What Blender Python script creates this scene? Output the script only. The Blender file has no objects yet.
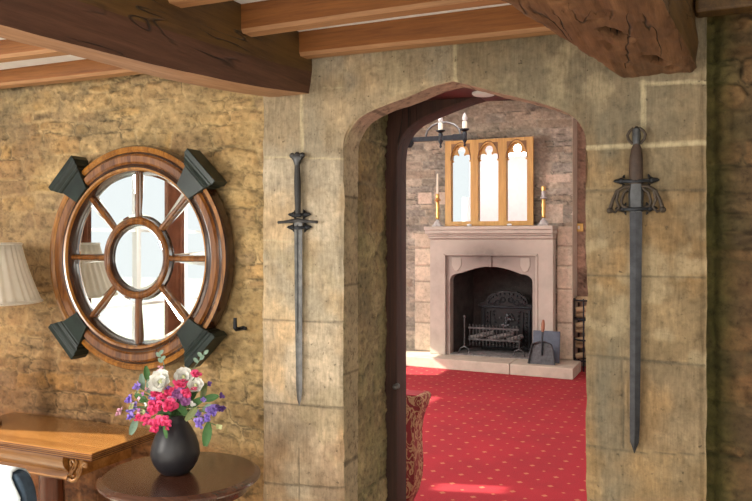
import bpy, bmesh, math, random
import numpy as np
from mathutils import Vector, Matrix
random.seed(7)
C = bpy.context.scene.collection
PI = math.pi
R = math.radians
# ------------------------------------------------------------------ camera
TH = R(23.5); F = 750.0; HZ = 242.0; CH = 1.5
SN, CS = math.sin(TH), math.cos(TH)
cam = bpy.data.cameras.new('camera'); co = bpy.data.objects.new('camera', cam); C.objects.link(co)
co.location = (0, 0, CH); co.rotation_euler = (PI/2, 0, TH)
cam.sensor_width = 36; cam.lens = F*36/752; cam.shift_y = -(250.5-HZ)/752; cam.clip_start = .02
bpy.context.scene.camera = co
def at(x, y, Y):                      # a photograph pixel measured onto the plane Y
    dx = -SN*F+CS*(x-376); dy = CS*F+SN*(x-376); t = Y/dy
    return Vector((dx*t, Y, CH+(HZ-y)*t))
# ------------------------------------------------------------------ materials
class NT:
    def __init__(s, name):
        s.m = bpy.data.materials.new(name); s.m.use_nodes = True; s.t = s.m.node_tree
        s.b = s.t.nodes['Principled BSDF']
    def n(s, typ, **kw):
        nd = s.t.nodes.new(typ)
        for k, v in kw.items():
            if k.startswith('i_'): nd.inputs[k[2:].replace('_', ' ')].default_value = v
            else: setattr(nd, k, v)
        return nd
    def l(s, a, b): s.t.links.new(a, b)
    def coord(s, scale=(1, 1, 1), rot=(0, 0, 0)):
        tc = s.n('ShaderNodeTexCoord'); mp = s.n('ShaderNodeMapping')
        mp.inputs['Scale'].default_value = scale; mp.inputs['Rotation'].default_value = rot
        s.l(tc.outputs['Object'], mp.inputs['Vector']); return mp.outputs['Vector']
    def noise(s, vec, scale, detail=6, rough=.6, dist=0):
        nd = s.n('ShaderNodeTexNoise'); nd.inputs['Scale'].default_value = scale
        nd.inputs['Detail'].default_value = detail; nd.inputs['Roughness'].default_value = rough
        nd.inputs['Distortion'].default_value = dist; s.l(vec, nd.inputs['Vector']); return nd.outputs['Fac']
    def ramp(s, fac, stops):
        r = s.n('ShaderNodeValToRGB'); e = r.color_ramp.elements
        while len(e) < len(stops): e.new(.5)
        for k, (p, c) in enumerate(stops): e[k].position = p; e[k].color = (*c, 1)
        s.l(fac, r.inputs['Fac']); return r.outputs['Color']
    def mix(s, fac, a, b, mode='MIX'):
        m = s.n('ShaderNodeMix', data_type='RGBA', blend_type=mode)
        for sock, v in ((m.inputs['Factor'], fac), (m.inputs['A'], a), (m.inputs['B'], b)):
            if isinstance(v, (int, float)): sock.default_value = v
            elif isinstance(v, tuple): sock.default_value = (*v, 1)
            else: s.l(v, sock)
        return m.outputs['Result']
    def math(s, op, a, b=0, c=0):
        m = s.n('ShaderNodeMath', operation=op)
        for k, v in enumerate((a, b, c)):
            if isinstance(v, (int, float)): m.inputs[k].default_value = v
            else: s.l(v, m.inputs[k])
        return m.outputs[0]
    def bump(s, h, dist, strength=1.0, prev=None):
        b = s.n('ShaderNodeBump'); b.inputs['Strength'].default_value = strength
        b.inputs['Distance'].default_value = dist; s.l(h, b.inputs['Height'])
        if prev: s.l(prev, b.inputs['Normal'])
        return b.outputs['Normal']
    def fin(s, col=None, rough=.6, metal=0, normal=None, **kw):
        if col is not None:
            if isinstance(col, tuple): s.b.inputs['Base Color'].default_value = (*col, 1)
            else: s.l(col, s.b.inputs['Base Color'])
        if isinstance(rough, (int, float)): s.b.inputs['Roughness'].default_value = rough
        else: s.l(rough, s.b.inputs['Roughness'])
        s.b.inputs['Metallic'].default_value = metal
        if normal: s.l(normal, s.b.inputs['Normal'])
        for k, v in kw.items(): s.b.inputs[k.replace('_', ' ')].default_value = v
        return s.m
def plain(name, c, rough=.6, metal=0, var=.18, sc=14, bd=.0, **kw):
    t = NT(name); v = t.coord(); n = t.noise(v, sc)
    col = t.ramp(n, [(.3, tuple(max(0, x*(1-var)) for x in c)), (.7, tuple(min(1, x*(1+var)) for x in c))])
    nm = t.bump(t.noise(v, sc*6, 3), bd, .8) if bd else None
    return t.fin(col, rough, metal, nm, **kw)
def wood(name, dark, mid, light, axis='x', rough=.45, sc=1.0, bd=.0006, cracks=0.0, coat=0, blot=0.0, blotc=(.02, .012, .006)):
    t = NT(name); s = [22*sc]*3; s['xyz'.index(axis)] = 1.3*sc
    v = t.coord(tuple(s)); v0 = t.coord()
    g = t.noise(v, 1.6, 8, .65, .6); fine = t.noise(v, 7, 4, .7)
    col = t.ramp(g, [(.28, dark), (.5, mid), (.72, light)])
    col = t.mix(.35, col, t.ramp(fine, [(.35, tuple(x*.55 for x in mid)), (.65, light)]), 'MIX')
    h = t.math('ADD', g, t.math('MULTIPLY', fine, .4))
    if blot:
        b = t.noise(v0, 4.5, 5, .6); f = t.ramp(b, [(.45, (0, 0, 0)), (.7, (blot,)*3)])
        col = t.mix(f, col, blotc)
    nm = t.bump(h, bd, .9)
    if cracks:
        s2 = [9*sc]*3; s2['xyz'.index(axis)] = .9*sc
        c = t.noise(t.coord(tuple(s2)), 1.7, 3, .5, .9)
        f = t.ramp(c, [(.5-.012*cracks, (0, 0, 0)), (.5, (1, 1, 1)), (.5+.012*cracks, (0, 0, 0))])
        gate = t.ramp(t.noise(v0, 2.2, 2), [(.5, (0, 0, 0)), (.6, (1, 1, 1))])
        f = t.mix(1.0, f, gate, 'MULTIPLY')
        col = t.mix(f, col, (.006, .004, .003))
        nm = t.bump(t.math('SUBTRACT', 1, f), .006, .8, nm)
    return t.fin(col, rough, 0, nm, Coat_Weight=coat, Coat_Roughness=.15)
def stone_vc(name, bump=.003, rough=.92, tool=0, pit=0, sc=1, soft=0):
    t = NT(name); a = t.n('ShaderNodeVertexColor', layer_name='Col'); v = t.coord()
    n1 = t.noise(v, 34*sc, 10, .78); n2 = t.noise(v, 6*sc, 5, .6)
    col = t.mix(1.0, a.outputs['Color'], t.ramp(n1, [(.36, (.40+soft*.4, .37+soft*.42, .33+soft*.44)), (.47, (.96, .95, .93)), (.66, (1.38-soft*.24, 1.36-soft*.24, 1.30-soft*.2))]), 'MULTIPLY')
    col = t.mix(1.0, col, t.ramp(n2, [(.3, (.84, .85, .84)), (.7, (1.12, 1.1, 1.06))]), 'MULTIPLY')
    nm = t.bump(n1, bump, 1.0)
    if tool:
        w = t.noise(t.coord((75, 75, 9)), 1.5, 4, .6, .5)
        col = t.mix(1.0, col, t.ramp(w, [(.3, (.8, .8, .78)), (.62, (1.08, 1.08, 1.08))]), 'MULTIPLY')
        nm = t.bump(w, tool, .9, nm)
    if pit:
        p = t.noise(v, 55, 2, .5); f = t.ramp(p, [(.235, (.7, .7, .7)), (.30, (0, 0, 0))])
        col = t.mix(f, col, (.09, .07, .045)); nm = t.bump(t.math('SUBTRACT', 1, f), .004, .7, nm)
    return t.fin(col, rough, 0, nm)
M = {}
M['rubble'] = stone_vc('rubble_stone', .004, soft=.45)
M['ashlar'] = stone_vc('ashlar_stone', .0016, tool=.0022, pit=1, soft=.75)
M['farrubble'] = stone_vc('far_rubble_stone', .006, sc=.7, soft=.8)
M['reveal'] = stone_vc('reveal_stone', .003)
M['plaster'] = plain('white_plaster', (.75, .74, .71), .9, var=.04, bd=.001)
M['boards'] = plain('white_ceiling_boards', (.85, .85, .87), .85, var=.06)
M['beam'] = wood('old_oak_beam', (.030, .014, .004), (.095, .046, .012), (.18, .095, .026), 'y', .55, .6, .002, cracks=1.2, blot=.6, blotc=(.15, .082, .018))
M['beam_pale'] = wood('beam_underside', (.24, .11, .055), (.38, .20, .105), (.5, .29, .16), 'y', .6, .6, .001)  # paler underside: bounced light put into the wood colour
M['beam_red'] = wood('beam_chamfer', (.045, .018, .010), (.10, .042, .024), (.17, .08, .045), 'y', .6, .6, .002, cracks=1)
M['joist'] = wood('joist_oak', (.15, .048, .012), (.27, .095, .022), (.40, .16, .042), 'x', .55, .7, .0006)
M['joist_pale'] = wood('joist_edge', (.26, .115, .045), (.39, .19, .08), (.5, .27, .13), 'x', .55, .7, .0006)  # lit strip under each joist painted as paler wood
M['timber_frame'] = wood('dark_red_timber', (.014, .005, .003), (.036, .012, .007), (.080, .028, .016), 'z', .75, .5, .001, cracks=.7)
M['lintel_red'] = wood('painted_red_timber', (.03, .006, .005), (.06, .010, .008), (.09, .016, .012), 'x', .45, .5, .001)
M['walnut'] = wood('mirror_frame_wood', (.030, .008, .003), (.125, .038, .007), (.36, .135, .022), 'z', .22, .7, .0004, coat=.5)
M['walnut_bead'] = wood('worn_orange_moulding', (.06, .017, .004), (.26, .095, .015), (.52, .23, .04), 'z', .25, .7, .0003, coat=.5)  # orange highlights on the frame's ridges put into the wood colour
M['walnut_dark'] = wood('dark_mirror_moulding', (.012, .004, .002), (.032, .010, .004), (.075, .026, .008), 'z', .22, .7, .0004, coat=.5)
M['keystone'] = plain('dark_green_paint', (.009, .016, .013), .34, var=.6, sc=14, bd=.0004, Specular_IOR_Level=.3)
M['golden'] = wood('golden_mahogany', (.13, .045, .010), (.29, .115, .026), (.45, .21, .055), 'x', .22, .4, .0002, coat=.6)
M['reddish'] = wood('dark_mahogany', (.022, .008, .005), (.075, .025, .014), (.17, .068, .040), 'x', .25, .8, .00008, coat=.6)
M['redpost'] = wood('red_mahogany_post', (.05, .012, .006), (.11, .028, .012), (.18, .05, .02), 'z', .25, .5, .0003, coat=.5)
M['gilt'] = wood('gilt_oak', (.34, .17, .035), (.50, .26, .055), (.62, .36, .09), 'z', .45, .6, .0004)
M['gilt_dark'] = plain('gilt_recess', (.19, .09, .03), .6)
M['iron'] = plain('black_iron', (.030, .032, .037), .48, .75, .35, 40, .0008)
M['ironbrown'] = plain('brown_iron', (.075, .058, .045), .55, .6, .35, 40, .0008)
M['irondark'] = plain('sooty_iron', (.018, .017, .017), .55, .6, .35, 40, .001)
M['steel'] = plain('dull_steel', (.15, .147, .145), .42, .85, .35, 30, .0004)
M['steeldark'] = plain('dark_steel', (.085, .086, .09), .42, .85, .35, 30, .0005)
M['leather'] = plain('brown_grip_leather', (.055, .032, .022), .6, 0, .3, 60, .0008)
M['grip'] = plain('black_grip_leather', (.028, .026, .026), .55, 0, .3, 60, .0006)
M['brass'] = plain('brass', (.65, .42, .14), .28, .9, .15)
M['vase'] = plain('matt_black_ceramic', (.018, .017, .021), .42, 0, .15)
M['mirror'] = plain('mirror_glass', (.86, .89, .89), .015, 1.0, .01)
M['soot'] = plain('soot', (.012, .010, .009), .95, 0, .5, 6, .004)
M['sootbrick'] = plain('sooty_brick', (.035, .028, .024), .95, 0, .5, 9, .006)
M['hearthstone'] = plain('hearth_stone', (.52, .44, .35), .85, 0, .14, 7, .002)
M['mantelstone'] = plain('mantel_stone', (.46, .395, .335), .85, 0, .14, 5, .0015)
M['mantelsoot'] = plain('smoked_mantel_stone', (.30, .255, .22), .85, 0, .22, 5, .0015)
M['grate'] = plain('worn_grate_iron', (.085, .083, .082), .5, .6, .4, 30, .0008)
M['ash'] = plain('ash', (.22, .20, .19), .95, 0, .5, 25, .004)
M['wax'] = plain('ivory_wax', (.80, .74, .60), .5, 0, .03)
M['white'] = plain('white_gloss', (.8, .8, .8), .35, 0, .02)
M['cloth'] = plain('white_cloth', (.56, .62, .66), .85, 0, .04, 8, .001)
M['bluefab'] = plain('blue_grey_upholstery', (.045, .075, .115), .85, 0, .2, 60, .001)
M['slate'] = plain('blue_grey_slate', (.085, .105, .14), .6, 0, .25, 12)
M['log'] = plain('cut_log', (.42, .30, .17), .8, 0, .3)
M['outer'] = plain('outside_hedge', (.10, .15, .06), .9, 0, .5, 3)
M['lawn'] = plain('lawn_grass', (.40, .44, .36), .9, 0, .2, 3)
M['beige'] = plain('beige_carpet', (.50, .43, .34), .95, 0, .1, 40)
M['curtain'] = plain('red_brown_curtain', (.22, .09, .05), .85, 0, .3, 8)
t = NT('clear_glass'); M['glass'] = t.fin((.95, .97, .97), .02, 0, None, Transmission_Weight=1.0, IOR=1.45)
# pleated shade
t = NT('ivory_shade_silk'); v = t.coord((1, 1, 1)); c_ = t.ramp(t.noise(v, 20), [(.3, (.90, .86, .78)), (.7, (.96, .93, .86))]); M['shade'] = t.fin(c_, .8)
tr_ = t.n('ShaderNodeBsdfTranslucent'); t.l(c_, tr_.inputs[0]); mx_ = t.n('ShaderNodeMixShader'); mx_.inputs[0].default_value = .5
out_ = [n_ for n_ in t.t.nodes if n_.type == 'OUTPUT_MATERIAL'][0]; t.l(t.b.outputs[0], mx_.inputs[1]); t.l(tr_.outputs[0], mx_.inputs[2]); t.l(mx_.outputs[0], out_.inputs[0])
# carpet
t = NT('red_patterned_carpet'); tc = t.n('ShaderNodeTexCoord'); sp = t.n('ShaderNodeSeparateXYZ'); t.l(tc.outputs['Object'], sp.inputs[0])
def spots(p, ox, oy, a, b):
    fx = t.math('SUBTRACT', t.math('FRACT', t.math('ADD', t.math('DIVIDE', sp.outputs[0], p), ox)), .5)
    fy = t.math('SUBTRACT', t.math('FRACT', t.math('ADD', t.math('DIVIDE', sp.outputs[1], p), oy)), .5)
    s = t.math('ADD', t.math('DIVIDE', t.math('ABSOLUTE', fx), a), t.math('DIVIDE', t.math('ABSOLUTE', fy), b))
    return t.math('LESS_THAN', s, 1.0)
f1 = t.math('MAXIMUM', spots(.19, 0, 0, .11, .11), spots(.19, .5, .5, .07, .07))
v = t.coord(); n = t.noise(v, 160, 3, .7); big = t.noise(v, 2.5, 3)
base = t.ramp(n, [(.3, (.24, .004, .012)), (.7, (.42, .014, .026))])
base = t.mix(1.0, base, t.ramp(big, [(.3, (.85, .85, .85)), (.7, (1.1, 1.1, 1.1))]), 'MULTIPLY')
col = t.mix(t.math('MULTIPLY', f1, .5), base, (.58, .28, .12))
M['carpet'] = t.fin(col, .95, 0, t.bump(n, .003, .6))
# damask
t = NT('red_gold_damask'); v = t.coord((1, 1, .7)); n = t.noise(v, 24, 2, .5, 1.6)
M['damask'] = t.fin(t.ramp(n, [(.47, (.20, .012, .016)), (.5, (.42, .25, .13)), (.58, (.42, .25, .13)), (.62, (.18, .012, .016))]), .75, 0, t.bump(n, .001))
M['redfab'] = plain('red_fabric', (.36, .03, .04), .85, 0, .2, 30)
for k, c in {'pink': (.82, .07, .22), 'palepink': (.90, .50, .64), 'rose': (.90, .89, .80), 'purple': (.38, .26, .78), 'mauve': (.46, .17, .44), 'dkpurple': (.12, .05, .24),
             'leaf': (.04, .13, .025), 'sage': (.17, .26, .19), 'stem': (.07, .15, .04), 'bud': (.55, .58, .30), 'olive': (.13, .16, .05)}.items():
    M[k] = plain('petal_'+k if k not in ('leaf', 'sage', 'stem', 'bud', 'olive') else 'foliage_'+k, c, .6, 0, .22, 60)
# ------------------------------------------------------------------ mesh tools
ORG = {}
def org(o):
    return ORG.get(o.name, Vector((0, 0, 0))) if o else Vector((0, 0, 0))
def empty(name, loc, label, cat, group=None):
    o = bpy.data.objects.new(name, None); C.objects.link(o); o.location = loc; o.empty_display_size = .05
    ORG[o.name] = Vector(loc); return tag(o, label, cat, group)
def tag(o, label=None, cat=None, group=None, kind=None):
    if label: o['label'] = label
    if cat: o['category'] = cat
    if group: o['group'] = group
    if kind: o['kind'] = kind
    return o
def link_mesh(name, me, mat, parent=None, smooth=False):
    mats = mat if isinstance(mat, (list, tuple)) else [mat]
    for m in mats: me.materials.append(m)
    o = bpy.data.objects.new(name, me); C.objects.link(o)
    if parent:
        off = org(parent); me.transform(Matrix.Translation(-off)); o.parent = parent; ORG[o.name] = off.copy()
    if smooth:
        me.polygons.foreach_set('use_smooth', [True]*len(me.polygons))
    return o
def smooth_angle(o, a=40):
    me = o.data; bm = bmesh.new(); bm.from_mesh(me)
    for f in bm.faces: f.smooth = True
    for e in bm.edges:
        if len(e.link_faces) == 2 and e.calc_face_angle(0) > R(a): e.smooth = False
    bm.to_mesh(me); bm.free()
class MB:
    def __init__(s): s.bm = bmesh.new(); s.mi = 0
    def face(s, vs):
        try: f = s.bm.faces.new(vs); f.material_index = s.mi; return f
        except ValueError: return None
    def box(s, a, b, bev=0):
        x0, y0, z0 = a; x1, y1, z1 = b
        v = [s.bm.verts.new(p) for p in ((x0, y0, z0), (x1, y0, z0), (x1, y1, z0), (x0, y1, z0), (x0, y0, z1), (x1, y0, z1), (x1, y1, z1), (x0, y1, z1))]
        fs = [s.face([v[i] for i in q]) for q in ((3, 2, 1, 0), (4, 5, 6, 7), (0, 1, 5, 4), (1, 2, 6, 5), (2, 3, 7, 6), (3, 0, 4, 7))]
        if bev:
            es = list({e for f in fs for e in f.edges}); bmesh.ops.bevel(s.bm, geom=es, offset=bev, segments=2, affect='EDGES')
        return s
    def loft(s, rings, closed=True, caps=True, wrap=False):
        vr = [[s.bm.verts.new(p) for p in r] for r in rings]
        n = len(vr[0]); m = len(vr)
        for i in range(m-1 if not wrap else m):
            a, b = vr[i], vr[(i+1) % m]
            for j in range(n if closed else n-1): s.face([a[j], a[(j+1) % n], b[(j+1) % n], b[j]])
        if caps and closed and not wrap: s.face(list(reversed(vr[0]))); s.face(vr[-1])
        return s
    def lathe(s, prof, c, n=32, axis='z'):
        rings = []
        for r, h in prof:
            ring = []
            for k in range(n):
                a = 2*PI*k/n; p = (math.cos(a)*r, math.sin(a)*r, h)
                if axis == 'y': p = (p[0], h, p[1])
                if axis == 'x': p = (h, p[0], p[1])
                ring.append(Vector(c)+Vector(p))
            rings.append(ring)
        return s.loft(rings)
    def tube(s, pts, rad, n=8, closed=False, flat=1.0):
        pts = [Vector(p) for p in pts]; m = len(pts)
        if not isinstance(rad, (list, tuple)): rad = [rad]*m
        rings = []; ref = None
        for i, p in enumerate(pts):
            if closed: d = pts[(i+1) % m]-pts[i-1]
            else: d = pts[min(i+1, m-1)]-pts[max(i-1, 0)]
            d.normalize()
            if ref is None: ref = Vector((0, 1, 0)) if abs(d.y) < .9 else Vector((1, 0, 0))
            u = (ref-d*ref.dot(d)).normalized(); w = d.cross(u); ref = u
            rings.append([p+u*math.cos(2*PI*k/n)*rad[i]*flat+w*math.sin(2*PI*k/n)*rad[i] for k in range(n)])
        return s.loft(rings, wrap=closed)
    def ball(s, c, r, n=12, sc=(1, 1, 1)):
        prof = [(max(1e-4, r*math.sin(PI*k/n)), -r*math.cos(PI*k/n)) for k in range(n+1)]
        rings = [[Vector(c)+Vector((math.cos(2*PI*j/n)*q*sc[0], math.sin(2*PI*j/n)*q*sc[1], h*sc[2])) for j in range(n)] for q, h in prof]
        return s.loft(rings)
    def prism(s, poly, d, y):                # poly in (x,z), extruded along y
        return s.loft([[(p[0], y, p[1]) for p in poly], [(p[0], y+d, p[1]) for p in poly]])
    def prismz(s, poly, z0, z1):
        return s.loft([[(p[0], p[1], z0) for p in poly], [(p[0], p[1], z1) for p in poly]])
    def xf(s, mat): bmesh.ops.transform(s.bm, matrix=mat, verts=s.bm.verts); return s
    def build(s, name, mat, parent=None, smooth=30, bevel=0):
        bmesh.ops.remove_doubles(s.bm, verts=s.bm.verts, dist=1e-6)
        bmesh.ops.recalc_face_normals(s.bm, faces=s.bm.faces)
        me = bpy.data.meshes.new(name); s.bm.to_mesh(me); s.bm.free()
        o = link_mesh(name, me, mat, parent)
        if smooth: smooth_angle(o, smooth)
        if bevel:
            b = o.modifiers.new('bevel', 'BEVEL'); b.width = bevel; b.segments = 2; b.limit_method = 'ANGLE'
        return o
def plate_bm(outer, holes, y0, y1):
    cu = bpy.data.curves.new('t', 'CURVE'); cu.dimensions = '2D'; cu.fill_mode = 'BOTH'; cu.extrude = (y1-y0)/2
    for pl in [outer]+holes:
        sp_ = cu.splines.new('POLY'); sp_.points.add(len(pl)-1)
        for k, p in enumerate(pl): sp_.points[k].co = (p[0], p[1], 0, 1)
        sp_.use_cyclic_u = True
    ob = bpy.data.objects.new('t', cu); C.objects.link(ob); bpy.context.view_layer.update()
    me = bpy.data.meshes.new_from_object(ob.evaluated_get(bpy.context.evaluated_depsgraph_get()))
    bpy.data.objects.remove(ob); bpy.data.curves.remove(cu)
    m = MB(); m.bm.from_mesh(me); bpy.data.meshes.remove(me)
    for v in m.bm.verts: v.co = Vector((v.co.x, v.co.z+(y0+y1)/2, v.co.y))
    return m
# ---- numpy noise and stone surfaces
def vn(x, y, seed=0):
    rs = np.random.RandomState(seed); T = rs.rand(256, 256)
    xi = np.floor(x).astype(int); yi = np.floor(y).astype(int); fx = x-xi; fy = y-yi
    fx = fx*fx*(3-2*fx); fy = fy*fy*(3-2*fy)
    g = lambda a, b: T[a & 255, b & 255]
    return (g(xi, yi)*(1-fx)+g(xi+1, yi)*fx)*(1-fy)+(g(xi, yi+1)*(1-fx)+g(xi+1, yi+1)*fx)*fy
def fbm(x, y, seed=0, o=4):
    s = 0; a = .5; t_ = 0
    for k in range(o): s = s+a*vn(x*2**k+k*17.3, y*2**k+k*9.1, seed+k); t_ += a; a *= .55
    return s/t_
def sm(x, a, b): q = np.clip((x-a)/(b-a), 0, 1); return q*q*(3-2*q)
def stones(u, v, seed, ch, cw, warp):
    rs = np.random.RandomState(seed)
    v2 = v+warp*(fbm(u*1.7, v*1.1, seed+5)-.5)*2+warp*.5*(fbm(u*9, v*9, seed+9)-.5)
    u2 = u+warp*1.6*(fbm(u*7, v*7, seed+7)-.5)
    e = [v.min()-.5]
    while e[-1] < v.max()+.5: e.append(e[-1]+rs.uniform(*ch))
    e = np.array(e); row = np.clip(np.searchsorted(e, v2)-1, 0, len(e)-2)
    dv = np.minimum(v2-e[row], e[row+1]-v2)
    du = np.ones_like(u); rnd = np.zeros_like(u); rnd2 = np.zeros_like(u)
    for r in np.unique(row):
        k = row == r; q = [u.min()-.6]
        while q[-1] < u.max()+.6: q.append(q[-1]+rs.uniform(*cw))
        q = np.array(q); i = np.clip(np.searchsorted(q, u2[k])-1, 0, len(q)-2)
        du[k] = np.minimum(u2[k]-q[i], q[i+1]-u2[k]); w = rs.rand(len(q)); w2 = rs.rand(len(q)); rnd[k] = w[i]; rnd2[k] = w2[i]
    rr = .022
    a = np.maximum(rr-du, 0); b = np.maximum(rr-dv, 0)
    d = np.where((a > 0) & (b > 0), rr-np.sqrt(a*a+b*b), np.minimum(du, dv))
    return d, rnd, rnd2
def pal(rnd, cols):
    cols = np.array(cols); i = (rnd*len(cols)).astype(int) % len(cols); return cols[i]
def grid_mesh(name, P, col, mat, keep=None, flip=False, kind='structure', parent=None):
    n, m = P.shape[:2]; idx = np.arange(n*m).reshape(n, m)
    q = np.stack([idx[:-1, :-1], idx[1:, :-1], idx[1:, 1:], idx[:-1, 1:]], -1)
    if flip: q = q[..., ::-1]
    q = q.reshape(-1, 4) if keep is None else q[keep]
    me = bpy.data.meshes.new(name); nf = len(q)
    me.vertices.add(n*m); me.vertices.foreach_set('co', P.reshape(-1).astype(np.float32))
    me.loops.add(nf*4); me.loops.foreach_set('vertex_index', q.reshape(-1).astype(np.int32))
    me.polygons.add(nf); me.polygons.foreach_set('loop_start', np.arange(0, nf*4, 4, dtype=np.int32))
    me.polygons.foreach_set('use_smooth', np.ones(nf, bool)); me.update(calc_edges=True); me.validate()
    ca = me.color_attributes.new('Col', 'FLOAT_COLOR', 'POINT')
    c4 = np.ones((n*m, 4), np.float32); c4[:, :3] = np.clip(col.reshape(-1, 3), 0, 1); ca.data.foreach_set('color', c4.reshape(-1))
    o = link_mesh(name, me, mat, parent)
    if kind: o['kind'] = kind
    return o
YW = 2.5      # the plane of the dressed doorway
YR = 2.525    # the plane of the rubble wall
YF = 8.95     # the fireplace wall
def box_struct(name, a, b, mat):
    return tag(MB().box(a, b).build(name, mat, smooth=0), kind='structure')

# ================================================================== SETTING : front room
def lerp3(a, b, f): return np.array(a)*(1-f[..., None])+np.array(b)*f[..., None]
def rubble_field(u, v, seed, cols, mortar, ch, cw, warp, slak=.45, slo=.35):
    d, r1, r2 = stones(u, v, seed, ch, cw, warp)
    n = fbm(u*16, v*16, seed+20); nb = fbm(u*2.3, v*2.3, seed+30); nf = fbm(u*60, v*60, seed+50, 3)
    slk = sm(fbm(u*5, v*8, seed+40), slo, slo+.3)*slak                # lime smeared over the stones
    edge = sm(d+(n-.5)*.016, .001, .012)
    st = pal(r1, cols)*(.78+.44*r2[..., None])*(.72+.56*n[..., None])
    mo = np.array(mortar)*(.80+.4*nf[..., None])
    f = edge*(1-slk)
    col = mo*(1-f[..., None])+st*f[..., None]
    crev = sm(np.abs(d+(n-.5)*.01-.003), .0, .004)
    gate = sm(fbm(u*4, v*6, seed+77), .47, .62)
    dark = 1-.68*(1-crev)*gate
    st2 = fbm(u*6+3*nb, v*30+6*n, seed+88)                          # bedding streaks in the stone
    st3 = fbm(u*22, v*75, seed+89, 3)
    chip = sm(fbm(u*17, v*30, seed+90), .60, .68)*gate
    col = col*(.56+.88*st2[..., None])*(.78+.44*st3[..., None])*(1-.28*chip[..., None])
    h = edge*(.004+.010*r2)*(1-slk*.8)*(.5+.5*gate)+(n-.5)*.014+(nf-.5)*.006+(nb-.5)*.02+(st2-.5)*.012+(st3-.5)*.004-.005*chip
    return h, col*dark[..., None], nb, n
xs = np.arange(-4.3, -1.565, .0055); zs = np.arange(0, 2.36, .0055)
U, V = np.meshgrid(xs, zs, indexing='ij')
cols = [(.42, .29, .14), (.36, .24, .115), (.46, .34, .18), (.33, .235, .13), (.48, .33, .14), (.30, .225, .14), (.43, .30, .16)]
h, col, nb, n = rubble_field(U, V, 11, cols, (.50, .39, .22), (.035, .10), (.07, .26), .055, .75)
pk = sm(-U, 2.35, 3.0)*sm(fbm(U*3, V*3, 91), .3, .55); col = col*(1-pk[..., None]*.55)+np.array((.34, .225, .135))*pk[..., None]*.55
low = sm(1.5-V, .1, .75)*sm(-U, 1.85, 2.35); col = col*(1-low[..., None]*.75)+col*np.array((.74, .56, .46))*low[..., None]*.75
low = sm(.75-V, .0, .12); col = col*(1-low[..., None]*.7)+col*np.array((.55, .28, .20))*low[..., None]*.7  # wall below table height darkened, its shade painted into the colour
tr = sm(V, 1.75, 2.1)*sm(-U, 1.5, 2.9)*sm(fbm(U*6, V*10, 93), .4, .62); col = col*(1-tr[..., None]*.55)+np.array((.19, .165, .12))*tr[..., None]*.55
ye = sm(U, -1.95, -1.75)*sm(fbm(U*6, V*5, 95), .3, .6); col = col*(1-ye[..., None]*.4)+np.array((.52, .40, .20))*ye[..., None]*.4
gy = fbm(U*4, V*7, 197)[..., None]; col = col*(np.array((.93, .83, .71))*gy+np.array((.90, .85, .81))*(1-gy)); fl = sm(fbm(U*30, V*70, 191, 3), .66, .74); col = col*(1-.35*fl[..., None])
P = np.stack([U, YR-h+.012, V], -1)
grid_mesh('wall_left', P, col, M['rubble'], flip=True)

# dressed stone surround of the doorway, one height field round the arch
APX = -.783
arch_px = [(343, 185), (343, 160), (343.3, 148), (345, 139), (348.5, 131), (352.5, 124.5), (357.5, 118.5), (366, 112.8), (377, 107.7), (389, 103.2), (402, 98.5), (415, 93), (428, 87.5), (440, 83.8), (452.5, 80.8),
           (466, 84), (480, 87.5), (495, 91.8), (513, 96), (531, 100.5), (546, 104.5), (560, 109.2), (568, 113), (575, 118), (580, 124.5), (583.5, 131), (585.3, 139), (585.7, 150), (585.7, 165), (585.7, 190)]
arch = [at(x, y, YW) for x, y in arch_px]
XL, XR = arch[0].x, arch[-1].x
ARC = [(XL, 0)]+[(XL, .3*k) for k in range(1, 6)]+[(p.x, p.z) for p in arch]+[(XR, .3*k) for k in range(5, 0, -1)]+[(XR, 0)]
az = [(p.x, p.z) for p in arch]
joints = []      # dressed-stone joints: (x0,z0,x1,z1,width,tint)
def jt(x0, y0, x1, y1, w=.0035, c=0): a = at(x0, y0, YW); b = at(x1, y1, YW); joints.append((a.x, a.z, b.x, b.z, w, c))
L_, D_ = 1, 0
jt(262, 157, 343, 159, .003, L_); jt(301, 92, 302, 157, .006, L_); jt(262, 240, 300, 242, .0025, L_); jt(262, 320, 343, 322, .003, D_); jt(262, 402, 343, 408, .004, D_); jt(262, 483, 343, 488, .0035, D_)
jt(299, 448, 299, 501, .002, D_); jt(455, 40, 455, 81, .006, L_)
jt(586, 148, 705, 143, .0065, L_); jt(586, 191, 705, 190, .0035, D_); jt(586, 275, 705, 278, .003, D_); jt(586, 355, 705, 366, .004, D_)
jt(622, 357, 623, 448, .003, D_); jt(586, 446, 640, 452, .003, D_); jt(640, 452, 705, 455, .002, D_); jt(643, 82, 643, 146, .007, L_); jt(643, 84, 705, 82, .005, L_)
jt(323, 88, 343, 88, .002, L_)
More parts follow.
